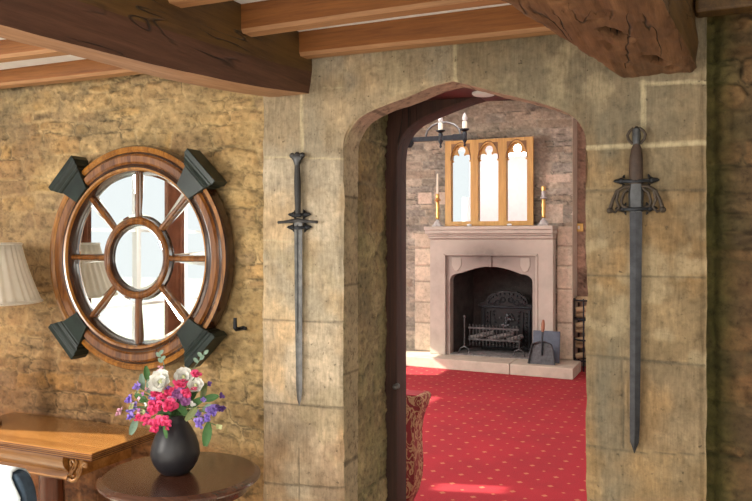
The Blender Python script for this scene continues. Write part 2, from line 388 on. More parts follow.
def ashlar(u, v, seed=60):
    ju = u+(fbm(u*20, v*20, seed)-.5)*.006; jv = v+(fbm(u*20, v*20, seed+3)-.5)*.006
    hj = np.zeros_like(u); cl = np.zeros_like(u); cd = np.zeros_like(u)
    for x0, z0, x1, z1, w, c in joints:
        dx, dz = x1-x0, z1-z0; L2 = dx*dx+dz*dz
        t_ = np.clip(((ju-x0)*dx+(jv-z0)*dz)/L2, 0, 1)
        d = np.hypot(ju-(x0+t_*dx), jv-(z0+t_*dz)); k = 1-sm(d, w*.6, w*1.6)
        hj = np.maximum(hj, k*(1.0 if c == 0 else .35))
        if c: cl = np.maximum(cl, k)
        else: cd = np.maximum(cd, k)
    # block tints
    zl = [at(300, y, YW).z for y in (485, 405, 321, 241, 158)]; zr = [at(640, y, YW).z for y in (448, 360, 276, 190, 145)]
    rs = np.random.RandomState(4); b = np.where(u < APX, np.digitize(v, zl), 8+np.digitize(v, zr))
    tint = np.array([[1, .97, .9], [.95, .88, .78], [1.05, 1.02, .94], [1.0, 1.0, .93], [1.05, 1.05, 1.0], [.98, .97, .90], [1, 1, 1], [1, 1, 1],
                     [1.06, 1.04, .94], [1.0, .97, .9], [1.06, 1.0, .86], [1.02, .98, .88], [.92, .92, .86], [.86, .86, .80]])
    nb = fbm(u*3, v*3, seed+10); n = fbm(u*14, v*14, seed+15); nf = fbm(u*70, v*40, seed+22, 3)
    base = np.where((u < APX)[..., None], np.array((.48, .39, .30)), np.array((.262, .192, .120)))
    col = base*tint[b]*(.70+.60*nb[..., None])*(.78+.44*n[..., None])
    hue = sm(fbm(u*6, v*5, seed+51), .35, .65); col = col*(np.array((1.06, .98, .86))*hue[..., None]+np.array((.93, .98, 1.04))*(1-hue[..., None]))
    scr = fbm(u*60+8*n, v*14, seed+53, 3); scr2 = sm(fbm(u*38+20*nb, v*38, seed+55, 3), .58, .7); col = col*(.86+.28*scr[..., None])*(1+.16*scr2[..., None])
    # grey-green weathering of the head, warm stains low down
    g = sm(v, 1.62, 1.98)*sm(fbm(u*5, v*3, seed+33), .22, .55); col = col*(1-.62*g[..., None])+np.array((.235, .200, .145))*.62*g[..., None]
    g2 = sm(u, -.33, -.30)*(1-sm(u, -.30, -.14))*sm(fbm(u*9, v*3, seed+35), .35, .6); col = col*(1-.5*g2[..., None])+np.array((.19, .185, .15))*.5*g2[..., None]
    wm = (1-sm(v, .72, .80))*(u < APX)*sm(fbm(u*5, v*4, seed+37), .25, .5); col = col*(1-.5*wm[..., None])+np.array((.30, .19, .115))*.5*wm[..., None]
    pl = sm(fbm(u*7, v*7, seed+39), .6, .72)*.5; col = col*(1-pl[..., None])+np.array((.46, .38, .25))*pl[..., None]
    col = col*(1-cd[..., None]*.6)+np.array((.10, .085, .06))*cd[..., None]*.6
    col = col*(1-cl[..., None]*.75)+np.array((.56, .48, .32))*cl[..., None]*.75
    h = -hj*.004+(nb-.5)*.010+(n-.5)*.008+(nf-.5)*.003+(scr-.5)*.003+scr2*.0012
    return h, col
XPL, XPR = at(262, 250, YW).x, at(705, 250, YW).x
DET = .0055
def ash_grid(name, U, V, edge=None):
    h, col = ashlar(U, V); e = np.zeros_like(U)
    if edge is not None: e = edge
    h = h-.010*e
    w = e*(fbm(U*9, V*9, 81)-.5)*.012
    P = np.stack([U+w, YW-h, V], -1)
    return P, col
TOPZ = 2.36
cutx = np.concatenate([np.arange(XPL, XL-.001, DET), [XL-.001]])
zs = np.arange(0, TOPZ, DET)
U, V = np.meshgrid(cutx, zs, indexing='ij')
rel = np.exp(-((U-XL)/.010)**2)*(V < arch[2].z)+np.exp(-((U-XPL)/.008)**2)
P1, c1 = ash_grid('l', U, V, np.clip(rel, 0, 1)); grid_mesh('trim_1', P1, c1, M['ashlar'], flip=True)
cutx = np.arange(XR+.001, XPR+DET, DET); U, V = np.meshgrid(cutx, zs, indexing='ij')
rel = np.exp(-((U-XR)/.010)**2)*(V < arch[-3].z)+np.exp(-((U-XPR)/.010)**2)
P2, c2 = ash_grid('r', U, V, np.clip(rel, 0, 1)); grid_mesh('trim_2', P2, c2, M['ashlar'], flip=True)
# header : columns follow the arch
hx = []; hz = []
for (xa, za), (xb, zb) in zip(az[:-1], az[1:]):
    k = max(1, int(math.hypot(xb-xa, zb-za)/.006))
    for i in range(k): hx.append(xa+(xb-xa)*i/k); hz.append(za+(zb-za)*i/k)
hx.append(az[-1][0]); hz.append(az[-1][1])
hx = np.array(hx); hz = np.array(hz); hx[0] = XL-.001; hx = np.maximum.accumulate(hx+np.arange(len(hx))*1e-6)
NV = 90; f = np.linspace(0, 1, NV)[None, :]**1.15
V = hz[:, None]*(1-f)+TOPZ*f; U = np.repeat(hx[:, None], NV, 1)
rel = np.exp(-((V-hz[:, None])/.010)**2)*.9
P3, c3 = ash_grid('h', U, V, rel); P3[:, 0, 0] = U[:, 0]; grid_mesh('trim_3', P3, c3, M['ashlar'], flip=True)
# soffit and jambs of the front order (to Y 2.63) and the deeper reveal behind
sx, sz, pts = [], [], []
AR2 = [(x, z) for x, z in ARC]
for (xa, za), (xb, zb) in zip(AR2[:-1], AR2[1:]):
    k = max(1, int(math.hypot(xb-xa, zb-za)/.008))
    for i in range(k): pts.append((xa+(xb-xa)*i/k, za+(zb-za)*i/k))
pts.append(AR2[-1]); pts = np.array(pts)
tn = np.gradient(pts, axis=0); tn /= np.maximum(np.linalg.norm(tn, axis=1, keepdims=True), 1e-6); nrm = np.stack([tn[:, 1], -tn[:, 0]], 1)   # towards the opening
yy = np.linspace(0, .13, 18); S, Y = np.meshgrid(np.arange(len(pts))*.008, yy, indexing='ij')
n1 = fbm(S*8, Y*14, 301); n2 = fbm(S*40, Y*40, 302)
off = (n1-.5)*.008+(n2-.5)*.004-.010*np.exp(-(Y/.010)**2)+(-.004)
wv = (fbm(pts[:, 0][:, None]*9+0*Y, pts[:, 1][:, None]*9+0*Y, 81)-.5)*.006*np.exp(-(Y/.02)**2)
P = np.stack([pts[:, 0][:, None]+nrm[:, 0][:, None]*off+wv, YW+.009+Y-.0*n1, pts[:, 1][:, None]+nrm[:, 1][:, None]*off], -1)
bl = pal(vn(np.floor(S/.33)+.5, 0*S+.5, 9), [(.36, .30, .20), (.33, .27, .17), (.40, .33, .225)])
sof = sm(pts[:, 1][:, None]+0*Y, 1.88, 1.96)
col = bl*(.7+.6*n1[..., None]); col = col*(1-sof[..., None])+np.array((.36, .235, .18))*(.8+.4*n1[..., None])*sof[..., None]
jd = np.abs((S/.33) % 1-.5) > .485; col = np.where(jd[..., None], col*.5, col)
grid_mesh('trim_4', P, col, M['reveal'])
# deeper reveals
for side, X0, sg in (('l', XL-.004, 1), ('r', XR+.004, -1)):
    yy = np.arange(2.63, 2.945, .006); zz = np.arange(0, 2.14, .006); Yg, Zg = np.meshgrid(yy, zz, indexing='ij')
    h, col, nb, n = rubble_field(Yg, Zg, 140, [(.30, .235, .13), (.26, .20, .10), (.34, .27, .15), (.23, .19, .10), (.31, .22, .10)], (.27, .215, .12), (.14, .26), (.14, .34), .012, .35)
    gr = sm(fbm(Yg*9, Zg*5, 141), .4, .65)*.4; col = col*(1-gr[..., None])+np.array((.20, .19, .085))*gr[..., None]
    e = np.exp(-((Yg-2.63)/.012)**2)
    grid_mesh('trim_5' if side == 'l' else 'trim_6', np.stack([X0-sg*.006+sg*(h*.8-.012*e), Yg, Zg], -1), col*.92, M['reveal'], flip=(side == 'r'))
# thickness of the wall hidden behind the faces
box_struct('wall_front', (-4.3, 2.56, 0), (XL-.03, 3.05, 3.35), M['plaster'])
box_struct('wall_front.001', (XR+.03, 2.56, 0), (-.004, 3.05, 3.35), M['plaster'])
box_struct('wall_front.002', (XL-.03, 2.96, 2.16), (XR+.03, 3.05, 3.35), M['plaster'])
box_struct('wall_front.003', (XL-.03, 2.60, 2.14), (XR+.03, 2.96, 3.35), M['lintel_red'])
lf = box_struct('trim_7', (XL-.03, 2.632, 2.085), (XR+.03, 3.04, 2.14), M['lintel_red'])
# arched dark timber door frame
tin = [at(x, y, 3.05) for x, y in ((406.5, 230), (406.5, 180), (406.7, 160), (408, 148), (412, 139), (417, 132.5), (424, 126.5), (434, 121), (446, 116), (460, 110.5), (474, 105.5), (487, 101.5), (506, 97.5))]
prof = [(p.x, p.z) for p in tin]
xl0 = prof[0][0]
right = [(-.62, 2.075), (-.45, 2.03), (-.37, 1.98), (-.345, 1.9), (-.345, 0)]
poly = [(XL-.02, 0), (XL-.02, 2.09), (XR+.02, 2.09), (XR+.02, 0)]+[(x, z) for x, z in reversed(right)]+list(reversed(prof))+[(xl0, 0)]
m = plate_bm(poly, [], 2.935, 3.05)
fr = m.build('door_1', M['timber_frame'], smooth=0, bevel=.006); fr['kind'] = 'structure'
m = MB(); kp = at(397, 386, 2.93)
m.lathe([(.012, 0), (.012, -.004), (.005, -.006), (.005, -.016), (.011, -.022), (.012, -.028), (.006, -.034), (.001, -.035)], (kp.x, 2.935, kp.z), 16, 'y')
m.build('door_knob', M['steel'], fr)
kp = at(484, 93.3, 2.86)
m = MB().lathe([(.047, 2.0855), (.047, 2.080), (.040, 2.074), (.012, 2.072), (.001, 2.072)], (kp.x, 2.86, 0), 28)
tag(m.build('ceiling_sensor', M['white']), 'white round sensor under the dark red lintel of the doorway', 'sensor')

# right recess, shell of the front room
xs = np.arange(-.01, 1.7, .006); zs = np.arange(0, 2.45, .006); U, V = np.meshgrid(xs, zs, indexing='ij')
h, col, nb, n = rubble_field(U, V, 501, [(.135, .075, .032), (.10, .062, .030), (.16, .09, .04), (.11, .078, .036)], (.12, .078, .036), (.04, .11), (.10, .34), .03, .4)  # shade of the recess put into the stone as darker browns
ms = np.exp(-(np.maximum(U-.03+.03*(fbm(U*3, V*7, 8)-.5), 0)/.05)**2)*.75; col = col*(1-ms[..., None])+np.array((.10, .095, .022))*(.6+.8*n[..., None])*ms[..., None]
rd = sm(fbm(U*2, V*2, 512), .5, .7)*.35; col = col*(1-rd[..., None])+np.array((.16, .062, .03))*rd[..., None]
grid_mesh('wall_right', np.stack([U, 2.60-h*1.6+.03*np.exp(-((U-.03)/.02)**2), V], -1), col, M['rubble'], flip=True)
box_struct('wall_right.001', (1.7, -2.6, 0), (1.8, 2.9, 2.5), M['plaster'])
box_struct('trim_8', (-.003, 2.522, 0), (.008, 2.8, 2.30), M['reveal'])
box_struct('floor', (-4.3, -2.6, -.05), (1.7, 3.04, -.002), M['beige'])
ceil = box_struct('ceiling', (-4.4, -2.7, 2.270), (1.8, 2.56, 2.40), M['boards'])
def wall_with_window(name, axis, pos, thick, lo, hi, H, wins, mat):
    """a wall of axis 'x' or 'y' at pos, from lo to hi, windows (a,b,z0,z1)"""
    m = plate_bm([(lo, 0), (hi, 0), (hi, H), (lo, H)], [[(a, z0), (b, z0), (b, z1), (a, z1)] for a, b, z0, z1 in wins], pos, pos+thick)
    if axis == 'x': m.xf(Matrix(((0, 1, 0, 0), (1, 0, 0, 0), (0, 0, 1, 0), (0, 0, 0, 1))))
    return tag(m.build(name, mat, smooth=0), kind='structure')
def window(name, axis, pos, a, b, z0, z1, nx, nz, portal, mat, bar=.025):
    m = MB()
    m.box((a, pos, z0), (b, pos+.06, z0+.05)); m.box((a, pos, z1-.05), (b, pos+.06, z1)); m.box((a, pos, z0+.05), (a+.05, pos+.06, z1-.05)); m.box((b-.05, pos, z0+.05), (b, pos+.06, z1-.05))
    for k in range(1, nx): x = a+(b-a)*k/nx; m.box((x-bar, pos+.005, z0+.05), (x+bar, pos+.055, z1-.05))
    for k in range(1, nz): z = z0+(z1-z0)*k/nz; m.box((a+.05, pos+.012, z-.012), (b-.05, pos+.048, z+.012))
    if axis == 'x': m.xf(Matrix(((0, 1, 0, 0), (1, 0, 0, 0), (0, 0, 1, 0), (0, 0, 0, 1))))
    o = tag(m.build(name, mat, smooth=0), kind='structure')
    l = bpy.data.lights.new('window_portal', 'AREA'); l.shape = 'RECTANGLE'; l.size = b-a; l.size_y = z1-z0; l.cycles.is_portal = True
    lo = bpy.data.objects.new('window_portal', l); C.objects.link(lo); c = (a+b)/2
    if axis == 'x': lo.location = (pos+.03, c, (z0+z1)/2); d = Vector((portal, 0, 0))
    else: lo.location = (c, pos+.03, (z0+z1)/2); d = Vector((0, portal, 0))
    lo.rotation_euler = d.to_track_quat('-Z', 'Y').to_euler()
    return o
WL = (-1.9, 1.84, .35, 2.22)
wall_with_window('wall_left.001', 'x', -4.45, .15, -2.6, 3.04, 2.4, [WL], M['plaster'])
window('window_1', 'x', -4.42, *WL, 6, 3, 1, M['white'])
WB = (-3.6, 1.0, .35, 2.22)
wall_with_window('wall_back', 'y', -2.7, .1, -4.3, 1.8, 2.4, [WB], M['plaster'])
window('window_2', 'y', -2.68, *WB, 6, 2, 1, M['white'])
# curtains seen only in the round mirror
for k, (yc, w) in enumerate(((-.35, .22), (.75, .2))):
    m = MB(); ring = []
    n_ = 40
    fr_ = [(-4.24+.02*math.sin(i*1.9), yc-w/2+w*i/n_) for i in range(n_+1)]
    pl = fr_+[(x-.012, y) for x, y in reversed(fr_)]
    m.prismz(pl, .3, 2.25)
    tag(m.build('curtain', M['curtain']), ['red brown curtain reflected in the middle of the round mirror', 'red brown curtain reflected in the left of the round mirror'][k], 'curtain', 'curtains at the left window')

# ---- ceiling timbers
def wob(m, amp, seed, fx=3, cuts=0):
    for v in m.bm.verts:
        p = v.co; q = np.array([p.x]), np.array([p.y+p.z*1.7])
        v.co.x += (fbm(np.array([p.y*fx+3.1]), np.array([p.z*9]), seed)[0]-.5)*amp*2
        v.co.z += (fbm(np.array([p.y*fx+1.1]), np.array([p.x*9+4]), seed+3)[0]-.5)*amp*1.2
def big_beam(name, p0, p1, w, z0, z1, cham, amp, seed, label, drop=0):
    """beam from p0 to p1 (right-hand lower arris), w to the left, chamfered"""
    p0 = Vector(p0); p1 = Vector(p1); N = 90; rings = []
    sec = []
    def seg(a, b, n): return [(a[0]+(b[0]-a[0])*i/n, a[1]+(b[1]-a[1])*i/n) for i in range(n)]
    c = cham
    cor = [(0, z1), (0, z0+c*1.6), (-c*.35, z0+.0), (-w+.01, z0), (-w, z0+.01), (-w, z1)]
    for a, b in zip(cor, cor[1:]+cor[:1]): sec += seg(a, b, max(1, int(math.hypot(b[0]-a[0], b[1]-a[1])/.012)))
    sec = np.array(sec)
    for i in range(N+1):
        f = i/N; bx, by = p0.x+(p1.x-p0.x)*f, p0.y+(p1.y-p0.y)*f
        s = f*(p1-p0).length
        n = fbm(np.full(len(sec), s*2.2), sec[:, 0]*6+sec[:, 1]*9, seed)-.5; n2 = fbm(np.full(len(sec), s*8), sec[:, 0]*30+sec[:, 1]*35, seed+4)-.5
        cx, cz = -w/2, (z0+z1)/2; d = sec-np.array([cx, cz]); d /= np.linalg.norm(d, axis=1, keepdims=True)
        q = sec+d*((n*amp*2+n2*amp*.6)[:, None])
        rings.append([(bx+a, by, min(b, z1)-drop*(1-f)*0) for a, b in q])
    m = MB(); m.loft(rings)
    bm = m.bm; bm.normal_update()
    for f_ in bm.faces:
        c_ = f_.calc_center_median()
        if f_.normal.z < -.55: f_.material_index = 1
        elif c_.z < z0+c*1.7: f_.material_index = 2
    return m
b1 = at(312, 93.5, 2.5)
dirb = Vector((.04, 1, 0)); pA = b1-dirb*3.4; pB = b1+dirb*.05
m = big_beam('x', (pA.x, pA.y, 0), (pB.x, pB.y, 0), .24, 2.062, 2.335, .05, .005, 31, '')
for v in m.bm.verts:                       # the timber is bowed: deeper and narrower below towards the room
    dy = max(0, 2.5-v.co.y); low = max(0, (2.30-v.co.z)/.24)
    bow = -.105*(1-math.exp(-dy/.75)); fx_ = b1.x+(v.co.y-b1.y)*.04
    v.co.z += bow*low
    v.co.x = fx_+(v.co.x-fx_)*(1-low*(.20+.35*min(1, dy/1.1)))
o = m.build('ceiling_beam', [M['beam'], M['beam_pale'], M['beam_red']], smooth=60)
tag(o, 'massive dark oak beam running from upper left to the left door pillar', 'beam')
# right beam: worm-eaten underside
M['beam_eaten'] = wood('worm_eaten_beam', (.045, .018, .008), (.15, .066, .028), (.30, .15, .07), 'y', .7, .55, .004, cracks=1.6, blot=.35, blotc=(.03, .015, .008))
t0 = at(510, 0, 1.6); t1 = Vector((-.068, 2.52, 0)); t2 = Vector((-.075, 1.2, 0))
m = MB(); NY, NX = 150, 34; zb = 2.022
rings = []
for i in range(NY+1):
    f = i/NY; y = 1.0+(2.52-1.0)*f; xr = -.014-.090*(2.5-y); xl = -.240-.185*(2.5-y)
    ring = []
    u = np.linspace(0, 1, NX); X = xl+(xr-xl)*u
    dep = .012*(fbm(X*25, np.full(NX, y*7), 71)-.5)+.010*(fbm(X*60, np.full(NX, y*20), 72)-.5)
    path = .76-.45*(2.5-y)+.035*math.sin(y*19); w_ = np.exp(-((u-path)/.060)**2)
    gate = fbm(np.full(NX, y*9), X*0+.3, 75); dep = dep+.060*np.clip(w_*1.5-.35, 0, 1)*np.clip((gate-.38)*9, 0, 1)
    path2 = .35; w2 = np.exp(-((u-path2)/.03)**2)*np.clip((fbm(np.full(NX, y*5), X*0+2.3, 76)-.6)*9, 0, 1); dep = dep+.03*w2
    e = .010*np.exp(-(u/.04)**2)+.010*np.exp(-((1-u)/.04)**2)
    for k in range(NX): ring.append((X[k], y, zb+dep[k]+e[k]))
    for k in range(1, 16): ring.append((xr+.004*math.sin(y*9+k)+.005*(fbm(np.array([y*12]), np.array([k*.5]), 74)[0]-.5), y, zb+.01+(2.335-zb-.01)*k/15))
    for k in range(15, 0, -1): ring.append((xl+.004*math.sin(y*7+k), y, zb+.01+(2.335-zb-.01)*k/15))
    rings.append(ring)
m.loft(rings)
for f_ in m.bm.faces:
    c_ = f_.calc_center_median()
    if zb+.026 < c_.z < zb+.10 and all(-.240-.185*(2.5-v.co.y)+.012 < v.co.x < -.014-.090*(2.5-v.co.y)-.012 for v in f_.verts): f_.material_index = 1  # deep worm holes coloured black, the shade inside them painted in
m.bm.normal_update()
for f_ in m.bm.faces:
    c_ = f_.calc_center_median()
    if abs(f_.normal.x) > .6 and c_.x > -.014-.090*(2.5-c_.y)-.012 and c_.z > zb+.012: f_.material_index = 2
o = m.build('ceiling_beam', [M['beam_eaten'], M['soot'], M['beam']], smooth=60)
tag(o, 'worm-eaten dark oak beam coming forward over the right door pillar', 'beam')
def joist(y0, x0, x1, zb, label, wid=.07, grp='ceiling joists', tip=0):
    m = MB(); n = 30; rings = []
    for i in range(n+1):
        x = x0+(x1-x0)*i/n; a = .004*math.sin(x*3.1+y0*5)
        z = zb+a+tip*(x-x0)
        sec = [(y0, 2.269), (y0, z+.012), (y0+.010, z), (y0+wid-.01, z), (y0+wid, z+.012), (y0+wid, 2.269)]
        rings.append([(x, p[0], p[1]) for p in sec])
    m.loft(rings); m.bm.normal_update()
    for f in m.bm.faces:
        if f.calc_center_median().z < zb+.012: f.material_index = 1
    tag(m.build('ceiling_joist', [M['joist'], M['joist_pale']], smooth=20), label, 'joist', grp)
def bx(y): return b1.x+(y-b1.y)*dirb.x/dirb.y    # beam's right face
def rx(y): return -.240-.185*(2.5-y)
rows = [(2.405, 'against the stone above the door'), (2.05, 'second from the door wall'), (1.70, 'third from the door wall'), (1.35, 'fourth from the door wall'), (.95, 'fifth from the door wall')]
for y, s in rows:
    zb_ = 2.178 if y > 1.2 else 2.19
    joist(y, bx(y)-.01, rx(y)+.01, zb_, 'orange brown oak joist between the two beams, '+s)
    if y > 1.2: joist(y, -4.3, bx(y)-.235, 2.20, 'orange brown oak joist left of the massive beam, '+s)
m = MB().box((-.019, 2.40, 2.175), (1.7, 2.47, 2.334)); m2 = m.build('ceiling_joist', M['beam'], smooth=0, bevel=.01)
tag(m2, 'dark brown lintel timber at the top right over the shaded recess', 'beam')

# ================================================================== far room
xs = np.arange(-5.6, -1.383, .013); zs = np.arange(0, 3.4, .013); U, V = np.meshgrid(xs, zs, indexing='ij')
h, col, nb, n = rubble_field(U, V, 801, [(.35, .30, .24), (.29, .255, .205), (.40, .335, .265), (.32, .28, .235), (.34, .28, .215), (.27, .245, .21)], (.36, .32, .26), (.055, .12), (.12, .42), .03, .12, .45)
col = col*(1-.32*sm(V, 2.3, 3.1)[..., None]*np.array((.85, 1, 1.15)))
# long quoins either side of the fireplace
def quoin(x0, x1, zz, seed):
    global col, h
    k = (U > x0) & (U < x1) & (V < zz[-1]); b = np.digitize(V, zz); rs = np.random.RandomState(seed); tn_ = rs.uniform(.88, 1.12, 20)
    base = np.array((.58, .485, .38))*tn_[b][..., None]*(.86+.28*n[..., None])
    dj = np.min(np.abs(V[..., None]-np.array(zz)), -1); base = base*(.6+.4*sm(dj, .002, .016))[..., None]
    col = np.where(k[..., None], base, col); h = np.where(k, .025+(n-.5)*.006-.015*(1-sm(dj, .002, .016)), h)
quoin(-3.34, -3.10, [.12, .48, .74, 1.0, 1.2, 1.42, 1.62], 3); quoin(-1.56, -1.385, [.12, .55, .95, 1.22, 1.45, 1.69], 5)
for x0, x1, z0, z1 in ((-3.3, -3.12, 1.98, 2.13), (-3.09, -2.93, 1.97, 2.12), (-1.75, -1.5, 1.72, 1.95), (-1.7, -1.42, 2.2, 2.3)):
    k = (U > x0) & (U < x1) & (V > z0) & (V < z1); col = np.where(k[..., None], np.array((.58, .46, .37))*(.85+.3*n[..., None]), col)
uc = (U[:-1, :-1]+U[1:, 1:])/2; vc = (V[:-1, :-1]+V[1:, 1:])/2
keep = ~((uc > -2.88) & (uc < -1.78) & (vc < 1.30))
grid_mesh('wall_far', np.stack([U, YF-h*1.2, V], -1), col, M['farrubble'], keep=keep, flip=True)
xs = np.arange(-1.40, -.2, .02); zs = np.arange(0, 3.4, .02); U, V = np.meshgrid(xs, zs, indexing='ij')
h, col, nb, n = rubble_field(U, V, 831, [(.34, .215, .16), (.26, .165, .12), (.42, .28, .21)], (.36, .245, .18), (.12, .3), (.2, .5), .02, .3)
grid_mesh('wall_far.001', np.stack([U, 9.30-h, V], -1), col, M['farrubble'], flip=True)
box_struct('wall_far.002', (-1.41, 8.955, 0), (-1.385, 9.31, 3.35), M['hearthstone'])
box_struct('floor.001', (-5.6, 3.04, -.05), (-.2, 9.4, 0), M['carpet'])
box_struct('ceiling.001', (-5.7, 3.05, 3.34), (-.1, 9.5, 3.42), M['boards'])
box_struct('wall_side', (-.2, 3.05, 0), (-.1, 9.5, 3.4), M['plaster'])
W3 = (3.9, 6.1, .7, 2.05); W4 = (7.20, 8.30, 1.36, 1.80); W5 = (3.19, 3.36, 2.44, 2.74)  # W5: slit added high up to throw a sun strip on the carpet
wall_with_window('wall_side.001', 'x', -5.7, .1, 3.05, 9.4, 3.4, [W3, W4, W5], M['plaster'])
window('window_3', 'x', -5.68, *W3, 4, 2, 1, M['white']); window('window_4', 'x', -5.68, *W4, 1, 1, 1, M['white'])
m = MB().box((-5.6, 7.0, 3.12), (-.2, 7.22, 3.335)); tag(m.build('ceiling_beam', M['beam'], smooth=0, bevel=.02), 'dark beam high across the far room ceiling', 'beam')
# outside
box_struct('ground', (-40, -25, -.4), (-4.6, 30, -.3), M['lawn'])

# ---- fireplace
FC = -2.328
def fourc(hw, spr, apx, cx, n=10):
    out = []
    for i in range(n+1):                                   # right haunch then shallow rise
        a = PI/2*i/n; out.append((hw-.13+.13*math.cos(a), spr-.03+ .09*math.sin(a)))
    out = [(cx+x, z) for x, z in out]+[(cx+(hw-.13)*(1-f), spr+.06+(apx-spr-.06)*math.sin(f*PI/2)) for f in (.2, .4, .6, .8, 1)]
    left = [(2*cx-x, z) for x, z in reversed(out[:-1])]
    return out+left
for key, base_ in (('mantelstone', (.46, .40, .335)), ('mantelsoot', (.36, .305, .26))):
    t = NT('smoke_stained_'+key); tc_ = t.n('ShaderNodeTexCoord'); sp_ = t.n('ShaderNodeSeparateXYZ'); t.l(tc_.outputs['Object'], sp_.inputs[0]); v = t.coord(); n_ = t.noise(v, 5, 5)
    gx_ = t.math('POWER', 2.718, t.math('MULTIPLY', t.math('POWER', t.math('ABSOLUTE', t.math('DIVIDE', sp_.outputs[0], .42)), 2), -1))
    gz_ = t.math('POWER', 2.718, t.math('MULTIPLY', t.math('POWER', t.math('ABSOLUTE', t.math('DIVIDE', t.math('SUBTRACT', sp_.outputs[2], 1.22), .20)), 2), -1))
    f_ = t.math('MULTIPLY', t.math('MULTIPLY', gx_, gz_), t.math('MULTIPLY', n_, 1.25))
    col_ = t.ramp(n_, [(.3, tuple(x*.86 for x in base_)), (.7, tuple(x*1.14 for x in base_))])
    M[key] = t.fin(t.mix(f_, col_, (.07, .05, .045)), .88, 0, t.bump(t.noise(v, 40), .001))
fp = empty('fireplace', (FC, 8.85, .12), 'pale carved stone fireplace with a four-centred arch opening', 'fireplace')
hole = [(FC+.505, .122), ]+fourc(.505, 1.06, 1.205, FC)+[(FC-.505, .122)]
rect = [(FC-.562, .122), (FC+.562, .122), (FC+.562, 1.345), (FC-.562, 1.345)]
plate_bm([(FC-.75, .122), (FC-.562, .122), (FC-.562, 1.345), (FC+.562, 1.345), (FC+.562, .122), (FC+.75, .122), (FC+.75, 1.53), (FC-.75, 1.53)], [], 8.75, 8.93).build('surround', M['mantelstone'], fp, smooth=0, bevel=.008)
plate_bm([(FC-.562, .122), (FC-.505, .122)]+list(reversed(fourc(.505, 1.06, 1.205, FC)))+[(FC+.505, .122), (FC+.562, .122), (FC+.562, 1.345), (FC-.562, 1.345)], [], 8.79, 8.93).build('arch_panel', M['mantelsoot'], fp, smooth=0, bevel=.012)
m = MB()
for sx_ in (-1, 1): m.box((FC+sx_*.562-.014, 8.738, .122), (FC+sx_*.562+.014, 8.76, 1.36))
m.box((FC-.576, 8.738, 1.335), (FC+.576, 8.76, 1.362)); m.build('moulding', M['mantelstone'], fp, smooth=0, bevel=.006)
for sx_ in (-1, 1):
    m = MB(); cx = FC+sx_*.42; m.prism([(cx-.055, 1.31), (cx+.055, 1.31), (cx+.06, 1.22), (cx+.03, 1.16), (cx, 1.145), (cx-.03, 1.16), (cx-.06, 1.22)], .012, 8.779)
    m.build('carved_shield', M['mantelstone'], fp, smooth=0, bevel=.004)
MB().box((FC-.018, 8.772, 1.20), (FC+.018, 8.79, 1.335)).build('keystone', M['mantelsoot'], fp, smooth=0, bevel=.005)
m = MB()
for z0, z1, d in ((1.53, 1.545, .018), (1.545, 1.575, .045), (1.575, 1.60, .075), (1.60, 1.645, .12), (1.645, 1.688, .145)):
    m.box((FC-.75-d*.22, 8.75-d, z0), (FC+.75+d*.16, 8.95, z1))
m.build('mantel_shelf', M['mantelstone'], fp, smooth=0, bevel=.007)
m = MB(); mi = [(FC-.505, 8.93), (FC+.505, 8.93), (FC+.40, 9.45), (FC-.40, 9.45)]
m.prismz([mi[0], mi[3], (mi[3][0]-.03, 9.48), (mi[0][0]-.06, 8.93)], .122, 1.5); m.prismz([mi[1], mi[2], (mi[2][0]+.03, 9.48), (mi[1][0]+.06, 8.93)], .122, 1.5)
m.box((FC-.45, 9.45, .122), (FC+.45, 9.5, 1.5)); m.box((FC-.57, 8.93, 1.45), (FC+.57, 9.5, 1.5)); m.build('firebox', M['sootbrick'], fp, smooth=0)
MB().box((FC-.55, 8.80, .1215), (FC+.55, 9.46, .130)).build('firebox_floor', M['ash'], fp, smooth=0)
# hearth slab
h0, h1 = Vector((-4.4, 8.545)), Vector((-1.287, 8.33))
m = MB(); m.prismz([(h0.x, h0.y), (-2.0, h0.y+(h1.y-h0.y)*(2.4/3.113)), (-2.0, 8.93), (h0.x, 8.93)], 0, .121)
m.prismz([(-1.994, 8.379), (h1.x, h1.y), (-1.287, 8.93), (-1.994, 8.93)], 0, .121)
tag(m.build('hearth', M['hearthstone'], smooth=0, bevel=.008), 'low pale stone hearth slab in front of the fireplace', 'hearth')
# fireback
fb = empty('fireback', (FC+.07, 9.3, .13), 'ornate black cast iron fireback standing inside the fireplace', 'fireback')
cx = FC+.08
def scallop():
    p = [(cx+.33, .14), (cx+.33, .66), (cx+.37, .68), (cx+.36, .72)]
    for k in range(0, 13): a = PI*k/12; p.append((cx+.27*math.cos(a)+.0, .73+.15*math.sin(a)+.022*abs(math.sin(a*4.5))))
    return p+[(cx-.36, .72), (cx-.37, .68), (cx-.33, .66), (cx-.33, .14)]
plate_bm(scallop(), [], 9.28, 9.31).build('plate', M['irondark'], fb, smooth=0, bevel=.006)
m = MB()
for sx_ in (-1, 1):
    m.tube([(cx+sx_*.29, 9.275, .16), (cx+sx_*.29, 9.275, .66)], .016, 8); m.tube([(cx+sx_*.21, 9.275, .2), (cx+sx_*.21, 9.275, .63)], .007, 6)
    for q in range(3):
        m.tube([(cx+sx_*(.05+.07*q+.03*math.cos(a)), 9.272, .775-.035*q+.028*math.sin(a)) for a in [k*.6 for k in range(11)]], .008, 6)
    for q in range(8):
        m.ball((cx+sx_*.25, 9.275, .22+.055*q), .013, 8); m.tube([(cx+sx_*(.08+.012*q), 9.272, .30+.045*q), (cx+sx_*(.13+.006*q), 9.266, .32+.045*q), (cx+sx_*(.17-.004*q), 9.272, .29+.048*q)], .007, 6)
m.tube([(cx-.31, 9.275, .68), (cx+.31, 9.275, .68)], .014, 8); m.tube([(cx-.31, 9.275, .18), (cx+.31, 9.275, .18)], .012, 8)
